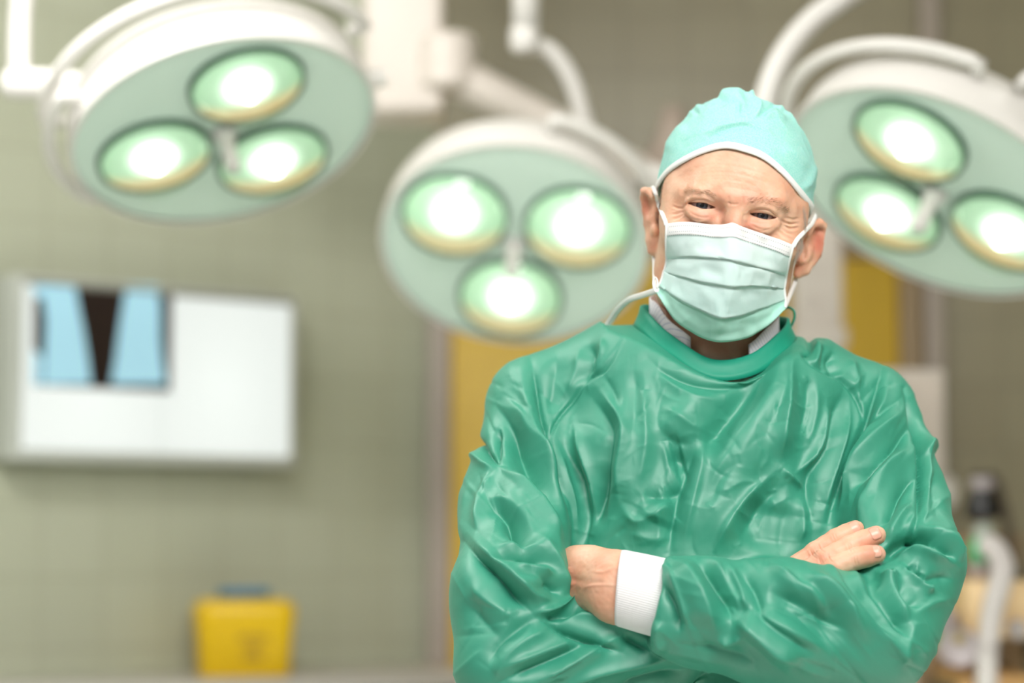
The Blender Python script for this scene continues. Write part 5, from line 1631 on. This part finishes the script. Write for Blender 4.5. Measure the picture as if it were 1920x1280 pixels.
# ------------------------------------------------------------------ cap
def cap_mesh():
    m = mat('cap_cloth', hexs(120, 206, 190), 0.75)
    b = m.node_tree.nodes['Principled BSDF']
    b.inputs['Subsurface Weight'].default_value = 0.15; b.inputs['Subsurface Scale'].default_value = .004
    tc = nd(m, 'ShaderNodeTexCoord'); n = nd(m, 'ShaderNodeTexNoise'); n.inputs['Scale'].default_value = 600; n.inputs['Detail'].default_value = 2
    r = nd(m, 'ShaderNodeValToRGB'); r.color_ramp.elements[0].position = .35; r.color_ramp.elements[0].color = hexs(150, 222, 212)
    r.color_ramp.elements[1].position = .68; r.color_ramp.elements[1].color = hexs(178, 232, 224)
    lk(m, tc.outputs['Object'], n.inputs['Vector']); lk(m, n.outputs['Fac'], r.inputs[0]); lk(m, r.outputs['Color'], b.inputs['Base Color'])
    bp = nd(m, 'ShaderNodeBump'); bp.inputs['Strength'].default_value = .25; bp.inputs['Distance'].default_value = .001
    lk(m, n.outputs['Fac'], bp.inputs['Height']); lk(m, bp.outputs[0], b.inputs['Normal'])
    ce = np.array([0, .012, .030]); rad = np.array([.0905, .1135, .1035])
    # rim: traced at the front, continued behind the ears to the nape
    NA, NV = 360, 110
    fr = catmull(np.array([(1227, 372), (1233, 350), (1247, 324), (1272, 302), (1308, 284), (1350, 276), (1395, 284), (1440, 300), (1480, 330), (1508, 366), (1527, 404)], float), 12)
    def onell(px, py):
        q = w2h(P(px, py, 2.7)); d = q - CAMh; d /= np.linalg.norm(d)
        o = (CAMh - ce) / rad; dd = d / rad
        A = dd @ dd; B = o @ dd; Cc = o @ o - 1; D = B * B - A * Cc
        if D < 0: D = 0
        t = (-B - math.sqrt(D)) / A
        return CAMh + d * t
    rim = np.array([onell(*p) for p in fr])
    azr = np.arctan2(rim[:, 0], -(rim[:, 1] - ce[1]))
    elr = np.arcsin(np.clip((rim[:, 2] - ce[2]) / rad[2], -1, 1))
    o_ = np.argsort(azr); azr = azr[o_]; elr = elr[o_]
    az = np.linspace(-PI, PI, NA, endpoint=False)
    back = math.radians(-38)
    aa = np.concatenate([[-PI, -2.5], azr, [2.5, PI]]); ee = np.concatenate([[back, back * .95], elr, [back * .95, back]])
    rimel = np.interp(az, aa, ee)
    V = []
    for j in range(NV):
        t = j / (NV - 1)
        el = rimel + (PI / 2 - .002 - rimel) * t
        V.append(np.stack([ce[0] + rad[0] * np.cos(el) * np.sin(az), ce[1] - rad[1] * np.cos(el) * np.cos(az), ce[2] + rad[2] * np.sin(el)], 1))
    V = np.vstack(V)
    Q4 = [(j * NA + k, j * NA + (k + 1) % NA, (j + 1) * NA + (k + 1) % NA, (j + 1) * NA + k) for j in range(NV - 1) for k in range(NA)]
    W = h2w(V)
    me = mesh_np('cap', W, Q4)
    bm = bmesh.new(); bm.from_mesh(me); f = bm.faces
    bm.verts.ensure_lookup_table(); bm.faces.new([bm.verts[(NV - 1) * NA + k] for k in range(NA)])
    bmesh.ops.recalc_face_normals(bm, faces=bm.faces); bm.to_mesh(me); bm.free()
    co = get_co(me); no = get_no(me); px, py = proj(co.astype(np.float64)); d = np.zeros(len(co))
    tv = np.repeat(np.arange(NV) / (NV - 1), NA)
    mk = no[:, 1] < .45
    strokes(px, py, [
        ([(1330, 186), (1350, 180), (1385, 183), (1404, 176)], 5, 9, 10), ([(1404, 168), (1410, 176), (1412, 186)], 8, 7, 7),
        ([(1334, 184), (1360, 191), (1390, 193)], -2.5, 4, 4), ([(1386, 190), (1384, 210), (1383, 228)], -2.5, 3.5, 3.5), ([(1394, 196), (1392, 214)], 2, 6, 6),
        ([(1330, 250), (1360, 238), (1395, 232), (1420, 238)], 3, 6, 4, .5), ([(1334, 254), (1370, 242), (1400, 238), (1425, 246)], -2.5, 4, 4),
        ([(1424, 220), (1440, 208), (1455, 200)], -2.5, 4, 4), ([(1455, 204), (1470, 200), (1482, 210), (1486, 224)], 6, 8, 7),
        ([(1426, 221), (1450, 216), (1480, 224)], 2.2, 5, 5), ([(1405, 194), (1424, 196), (1420, 214), (1404, 226)], 1.8, 4, 4),
        ([(1285, 214), (1300, 206), (1320, 196)], 3.5, 7, 7), ([(1300, 208), (1312, 214)], -1.5, 4, 4),
        ([(1248, 290), (1262, 262), (1290, 232)], 2, 12, 12), ([(1270, 280), (1300, 262), (1340, 256)], -1.5, 9, 9),
        ([(1500, 360), (1520, 340), (1530, 300)], 1.8, 7, 7), ([(1526, 400), (1534, 380), (1538, 350)], 2.5, 6, 6), ([(1518, 388), (1526, 370), (1530, 350)], -1.5, 4, 4),
        ([(1460, 280), (1490, 290), (1520, 320)], 1.6, 9, 9), ([(1440, 240), (1480, 252), (1512, 280)], -1.6, 8, 8), ([(1430, 270), (1450, 290), (1480, 320)], 1.2, 8, 8),
    ], d, mk)
    d *= 1.7
    hl_ = w2h(co.astype(np.float64))
    gath = np.clip(1 - tv * 5, 0, 1)
    azv = np.tile(az, NV)
    side = np.clip((np.abs(azv) - 1.0) / .6, 0, 1)
    d += gath * side * .0012 * np.sin(azv * 60 + 2 * NZ[1](hl_ * 30))
    d += (ridged(hl_ * 26 + NZ[2](hl_ * 10)[:, None] * 1.4, 0) ** 3 - .3) * .0042 * np.clip(tv * 1.6 - .25, 0, 1)
    d += (ridged(hl_ * 55, 1) ** 3 - .3) * .0012 * np.clip(tv * 2, 0, 1)
    d = np.maximum(d, -.0012)
    co = co + no * d[:, None].astype(np.float32)
    set_co(me, co)
    o = pobj('surgical_cap', me, m)
    sm = o.modifiers.new('thick', 'SOLIDIFY'); sm.thickness = .0012; sm.offset = -1
    bpy.context.view_layer.update()
    # white edging
    R0 = h2w(V[:NA]); out = []
    cen = h2w(ce)
    prof = [(-.0005, -.0005), (.0012, -.0004), (.0016, .003), (.0013, .0074), (-.0002, .0080)]
    VV, FF = [], []
    upn = h2w(V[NA * 6:NA * 7]) - R0; upn /= np.linalg.norm(upn, axis=1)[:, None]
    on = R0 - cen; on -= upn * (on * upn).sum(1)[:, None]; on /= np.linalg.norm(on, axis=1)[:, None]
    for a_, b_ in prof:
        VV.append(R0 + on * a_ + upn * b_)
    VV = np.vstack(VV); np_ = len(prof)
    for i in range(np_ - 1):
        for k in range(NA):
            FF.append((i * NA + k, i * NA + (k + 1) % NA, (i + 1) * NA + (k + 1) % NA, (i + 1) * NA + k))
    tm = mesh_np('edging', VV, FF)
    bm = bmesh.new(); bm.from_mesh(tm); bmesh.ops.recalc_face_normals(bm, faces=bm.faces); bm.to_mesh(tm); bm.free()
    t = pobj('edging', tm, mat('cap_edging', hexs(246, 247, 246), .7), o); t['label'] = 'white elastic edging'
    return o
cap_o = cap_mesh()

# ------------------------------------------------------------------ face mask
def mask():
    rows_px = [
        [(1250, 419), (1276, 416), (1305, 417), (1338, 421), (1358, 420), (1374, 417), (1392, 424), (1424, 436), (1456, 447), (1487, 459)],
        [(1249, 442), (1276, 440), (1305, 440), (1338, 444), (1358, 444), (1376, 444), (1394, 450), (1424, 460), (1456, 471), (1482, 482)],
        [(1250, 484), (1277, 483), (1306, 483), (1336, 485), (1356, 487), (1378, 490), (1398, 495), (1424, 502), (1450, 509), (1474, 516)],
        [(1245, 511), (1270, 518), (1298, 526), (1330, 533), (1352, 537), (1376, 539), (1398, 539), (1422, 538), (1446, 540), (1470, 543)],
        [(1235, 537), (1258, 552), (1288, 571), (1318, 586), (1340, 596), (1360, 601), (1380, 597), (1405, 588), (1438, 576), (1473, 562)],
        [(1232, 548), (1246, 574), (1268, 602), (1298, 624), (1326, 637), (1354, 641), (1384, 638), (1412, 628), (1444, 607), (1473, 578)],
    ]
    cd = [-.1025, -.1150, -.1240, -.1225, -.1150, -.0880]     # depth at the middle line
    ed = [-.0560, -.0530, -.0500, -.0480, -.0470, -.0460]     # depth at the side seams
    NU = 96
    rows = []
    for r in rows_px: rows.append(catmull(np.array(r, float), 12)[:])
    nu = len(rows[0]); u = np.linspace(-1, 1, nu)
    # each band of cloth runs from one pleat to the next; lower band tucked under the upper
    fine = []      # (px row, centre depth, edge depth, out offset)
    off_top = 0.0
    NB = 9
    for b_ in range(5):
        for j in range(NB + 1):
            t = j / NB
            pr = rows[b_] * (1 - t) + rows[b_ + 1] * t
            c_ = cd[b_] * (1 - t) + cd[b_ + 1] * t; e_ = ed[b_] * (1 - t) + ed[b_ + 1] * t
            if b_ in (1, 2, 3):
                o = .0006 + .0014 * t
            elif b_ == 0: o = .0008
            else: o = .0006 + .0006 * t
            if b_ in (2, 3, 4) and j == 0:
                # tuck: the band starts a little above, hidden behind the pleat
                pr = pr + np.array([0, -4.0]); o = .0
            fine.append((pr, c_, e_, o))
    V = []
    xr = .068
    for pr, c_, e_, o in fine:
        for k in range(nu):
            a = abs(u[k])
            y = c_ + (e_ - c_) * (a ** 1.9)
            # bulge of the nose near the top, shallow puckers lower down
            y -= .006 * math.exp(-(u[k] / .16) ** 2) * max(0, 1 - (c_ + .1025) / -.03) * 0.6
            y -= o * (1 - .75 * a ** 6)
            V.append(L(pr[k][0], pr[k][1], y))
    V = np.array(V); nr = len(fine)
    W = h2w(V); need = np.zeros(len(W))
    for i, q in enumerate(W):
        d = q - CAM; dl = np.linalg.norm(d); d = d / dl
        h = hbvh.ray_cast(Vector(CAM), Vector(d))
        if h[0] is not None: need[i] = dl - (h[0] - Vector(CAM)).length + .0028
    g = np.clip(need, 0, .05).reshape(nr, nu)
    for _ in range(3):
        m5 = g.copy()
        for a_, b_ in ((1, 0), (-1, 0), (0, 1), (0, -1)): m5 = np.maximum(m5, np.roll(g, (a_, b_), (0, 1)) * .97)
        g = m5
    for _ in range(14):
        gp = np.pad(g, 1, mode='edge'); g = (gp[:-2, 1:-1] + gp[2:, 1:-1] + gp[1:-1, :-2] + gp[1:-1, 2:] + 4 * g) / 8
    ray = W - CAM; ray /= np.linalg.norm(ray, axis=1)[:, None]
    V = w2h(W - ray * g.reshape(-1)[:, None])
    Fq = [(i * nu + k, i * nu + k + 1, (i + 1) * nu + k + 1, (i + 1) * nu + k) for i in range(nr - 1) for k in range(nu - 1)]
    me = mesh_np('mask', h2w(V), Fq)
    bm = bmesh.new(); bm.from_mesh(me)
    bm.normal_update()
    if sum(f.normal.y for f in bm.faces) > 0: bmesh.ops.reverse_faces(bm, faces=bm.faces)
    bm.to_mesh(me); bm.free()
    co = get_co(me); no = get_no(me); px, py = proj(co.astype(np.float64)); d = np.zeros(len(co)); mk = np.ones(len(co), bool)
    strokes(px, py, [
        ([(1370, 500), (1380, 506), (1384, 514), (1374, 518)], 1.6, 4, 4), ([(1310, 500), (1340, 512), (1362, 522)], -2.2, 12, 10), ([(1390, 520), (1410, 508), (1440, 512)], 1.5, 9, 9),
        ([(1310, 540), (1335, 560), (1345, 590)], 2.2, 12, 14), ([(1385, 560), (1400, 550), (1425, 540)], -2.5, 12, 12), ([(1362, 560), (1366, 590), (1362, 620)], -2.5, 14, 14),
        ([(1280, 560), (1300, 590), (1330, 620)], -1.5, 9, 9), ([(1300, 455), (1340, 462), (1370, 470)], -1.2, 14, 12), ([(1360, 452), (1380, 470), (1400, 482)], 1.6, 14, 14),
        ([(1262, 455), (1285, 462), (1310, 458)], .9, 8, 8), ([(1272, 468), (1300, 462), (1325, 470)], -.7, 6, 6),
        ([(1255, 496), (1290, 502), (1320, 500)], .9, 8, 8), ([(1420, 486), (1445, 492), (1468, 500)], -1.0, 7, 7), ([(1398, 600), (1430, 590), (1455, 580)], 1.4, 8, 8),
        ([(1330, 625), (1356, 630), (1385, 626)], -1.2, 6, 6), ([(1270, 580), (1290, 600), (1316, 618)], .8, 4, 4), ([(1250, 540), (1275, 560), (1300, 575)], 1.0, 8, 8),
    ], d, mk)
    rm_ = np.random.default_rng(5); fm_ = []
    for _ in range(70):
        x_ = rm_.uniform(1250, 1465); y_ = rm_.uniform(465, 625); a_ = rm_.normal(.2, .8); l_ = rm_.uniform(15, 60)
        fm_.append(([(x_ + math.cos(a_) * l_ * t_ / 2, y_ + math.sin(a_) * l_ * t_ / 2) for t_ in (-1, 0, 1)], rm_.uniform(.25, .7) * rm_.choice([-1, 1]), rm_.uniform(2.5, 5), rm_.uniform(3, 9)))
    strokes(px, py, fm_, d, mk, True)
    hl_ = w2h(co.astype(np.float64))
    d += (ridged(hl_ * 38 + NZ[2](hl_ * 14)[:, None], 0) ** 3 - .3) * .0012
    set_co(me, co + no * d[:, None].astype(np.float32))
    uv = me.uv_layers.new(name='UVMap')
    li = np.empty(len(me.loops), np.int32); me.loops.foreach_get('vertex_index', li)
    uu = np.tile((u + 1) / 2, nr); vv = np.repeat(np.arange(nr) / (nr - 1), nu)
    uv.data.foreach_set('uv', np.stack([uu[li], vv[li]], 1).astype(np.float32).ravel())
    m = mat('mask_cloth', hexs(196, 232, 226), .8)
    b = m.node_tree.nodes['Principled BSDF']
    b.inputs['Subsurface Weight'].default_value = .25; b.inputs['Subsurface Scale'].default_value = .004; b.inputs['Subsurface Radius'].default_value = (.7, 1, .95)
    tc = nd(m, 'ShaderNodeTexCoord'); n = nd(m, 'ShaderNodeTexNoise'); n.inputs['Scale'].default_value = 520; n.inputs['Detail'].default_value = 2
    sp = nd(m, 'ShaderNodeSeparateXYZ'); lk(m, tc.outputs['UV'], sp.inputs[0])
    rp = nd(m, 'ShaderNodeValToRGB'); e = rp.color_ramp.elements
    e[0].position = .0; e[0].color = hexs(246, 249, 249); e[1].position = 1.0; e[1].color = hexs(172, 224, 208)
    for p_, c_ in ((.185, hexs(246, 249, 249)), (.21, hexs(220, 244, 241)), (.8, hexs(204, 238, 233)), (.82, hexs(172, 224, 208))):
        k = e.new(p_); k.color = c_
    lk(m, sp.outputs['Y'], rp.inputs[0])
    mx = nd(m, 'ShaderNodeMix', data_type='RGBA', blend_type='MULTIPLY'); mx.inputs[0].default_value = .35
    lk(m, rp.outputs['Color'], mx.inputs[6]); lk(m, n.outputs['Color'], mx.inputs[7]); lk(m, tc.outputs['Object'], n.inputs['Vector'])
    lk(m, rp.outputs['Color'], b.inputs['Base Color'])
    bp = nd(m, 'ShaderNodeBump'); bp.inputs['Strength'].default_value = .12; bp.inputs['Distance'].default_value = .0006
    lk(m, n.outputs['Fac'], bp.inputs['Height']); lk(m, bp.outputs[0], b.inputs['Normal'])
    o = pobj('face_mask', me, m)
    sd = o.modifiers.new('thick', 'SOLIDIFY'); sd.thickness = .0012; sd.offset = -1
    bpy.context.view_layer.update()
    Wc = get_co(me).reshape(nr, nu, 3); Wn = get_no(me).reshape(nr, nu, 3)
    def at_(u_, row): 
        k = (u_ + 1) / 2 * (nu - 1); i = min(int(k), nu - 2); t = k - i
        r0 = min(int(row), nr - 2); tr_ = row - r0
        g = lambda A: (A[r0, i] * (1 - t) + A[r0, i + 1] * t) * (1 - tr_) + (A[r0 + 1, i] * (1 - t) + A[r0 + 1, i + 1] * t) * tr_
        return g(Wc), g(Wn)
    bm = bmesh.new()
    for row in (2.7, 6.6, 9.4):
        for i in range(64):
            uc = -.96 + 1.92 * (i + .5) / 64
            p0, n0 = at_(uc - .006, row); p1, n1 = at_(uc + .006, row)
            ax_ = p1 - p0; upv = np.cross(n0, ax_); upv /= np.linalg.norm(upv) + 1e-9
            h_ = .00038
            qv = []
            for pp in (p0, p1):
                for sg in (-1, 1):
                    for dn_ in (-.0002, .00022):
                        qv.append(bm.verts.new(pp + upv * h_ * sg + n0 * dn_))
            for f in ((0, 1, 3, 2), (4, 6, 7, 5), (0, 4, 5, 1), (2, 3, 7, 6), (0, 2, 6, 4), (1, 5, 7, 3)):
                bm.faces.new([qv[q] for q in f])
    bmesh.ops.recalc_face_normals(bm, faces=bm.faces)
    st = bm_obj('stitching', bm, mat('stitch_grey', hexs(176, 184, 188), .8)); adopt(st, o)
    M_strap = mat('strap_white', hexs(242, 242, 240), .75)
    # side seams
    for k, sg in ((0, -1), (nu - 1, 1)):
        sp_ = Wc[:, k][::3] + np.array([0, -.0008, 0])
        t = tubeo('side_seam', sp_, .0014, M_strap, None, 8, flat=.5, flat_dir=(0, 1, 0)); adopt(t, o)
    # straps round the ears
    def hp_(px, py, y): return h2w(L(px, py, y))
    def of(px, py, off=.0022):
        h, n_ = head_hit(px, py)
        return h + np.array([0, -off, 0]) if h is not None else hp_(px, py, -.03)
    t = tubeo('ear_loop', [Wc[1, 0], of(1246, 412), of(1240, 398), of(1234, 382), hp_(1229, 362, -.012), hp_(1222, 352, .02), hp_(1215, 380, .03), hp_(1218, 420, .03), hp_(1226, 480, .01), hp_(1227, 520, -.02), hp_(1228, 540, -.04), Wc[-3, 0]],
              .0024, M_strap, None, 10, 6, flat=.45, flat_dir=(0.2, 1, 0)); adopt(t, o)
    t = tubeo('ear_loop', [Wc[1, -1], of(1494, 450), of(1502, 441), of(1510, 432), hp_(1521, 421, -.016), hp_(1527, 410, .002), hp_(1530, 405, .022), hp_(1522, 430, .036), hp_(1510, 470, .034), hp_(1490, 530, .01), hp_(1474, 570, -.03), Wc[-3, -1]],
              .0026, M_strap, None, 10, 6, flat=.45, flat_dir=(-0.2, 1, 0)); adopt(t, o)
    t = tubeo('mask_tie', [Wc[-4, 0], G(1226, 546, 2.72), G(1205, 553, 2.75), G(1180, 562, 2.79), G(1160, 580, 2.83), G(1146, 600, 2.86), G(1130, 622, 2.88)], .0036, M_strap, None, 10, 6, flat=.35, flat_dir=(0, 1, 0)); adopt(t, o)
    t = tubeo('mask_tie', [G(1230, 548, 2.715), G(1226, 538, 2.72), G(1225, 528, 2.722), G(1229, 520, 2.722), G(1233, 528, 2.72), G(1232, 540, 2.716)], .0018, M_strap, None, 8, 6, flat=.5); adopt(t, o)
    return o
mask()

# ------------------------------------------------------------------ legs and shoes under the gown
M_trou = mat('trouser_green', hexs(70, 140, 112), .7)
M_shoe = mat('shoe_white', hexs(225, 225, 222), .5)
for s in (-1, 1):
    x = .228 + s * .095
    bm = bmesh.new(); tube(bm, [(x, 2.80, .60), (x, 2.80, .30), (x, 2.80, .07)], [.085, .08, .075], 24)
    bmesh.ops.recalc_face_normals(bm, faces=bm.faces)
    adopt(bm_obj('trouser_leg', bm, M_trou, None, True), person)
    bm = bmesh.new()
    tube(bm, [(x, 2.88, .055), (x, 2.86, .06), (x, 2.80, .062), (x, 2.72, .045), (x, 2.65, .036), (x, 2.615, .03)], [.02, .045, .048, .05, .046, .02], 20, flat=1.0)
    for vv in bm.verts:
        vv.co.z = max(vv.co.z, 0.001)
    bmesh.ops.recalc_face_normals(bm, faces=bm.faces)
    adopt(bm_obj('shoe', bm, M_shoe, None, True), person)
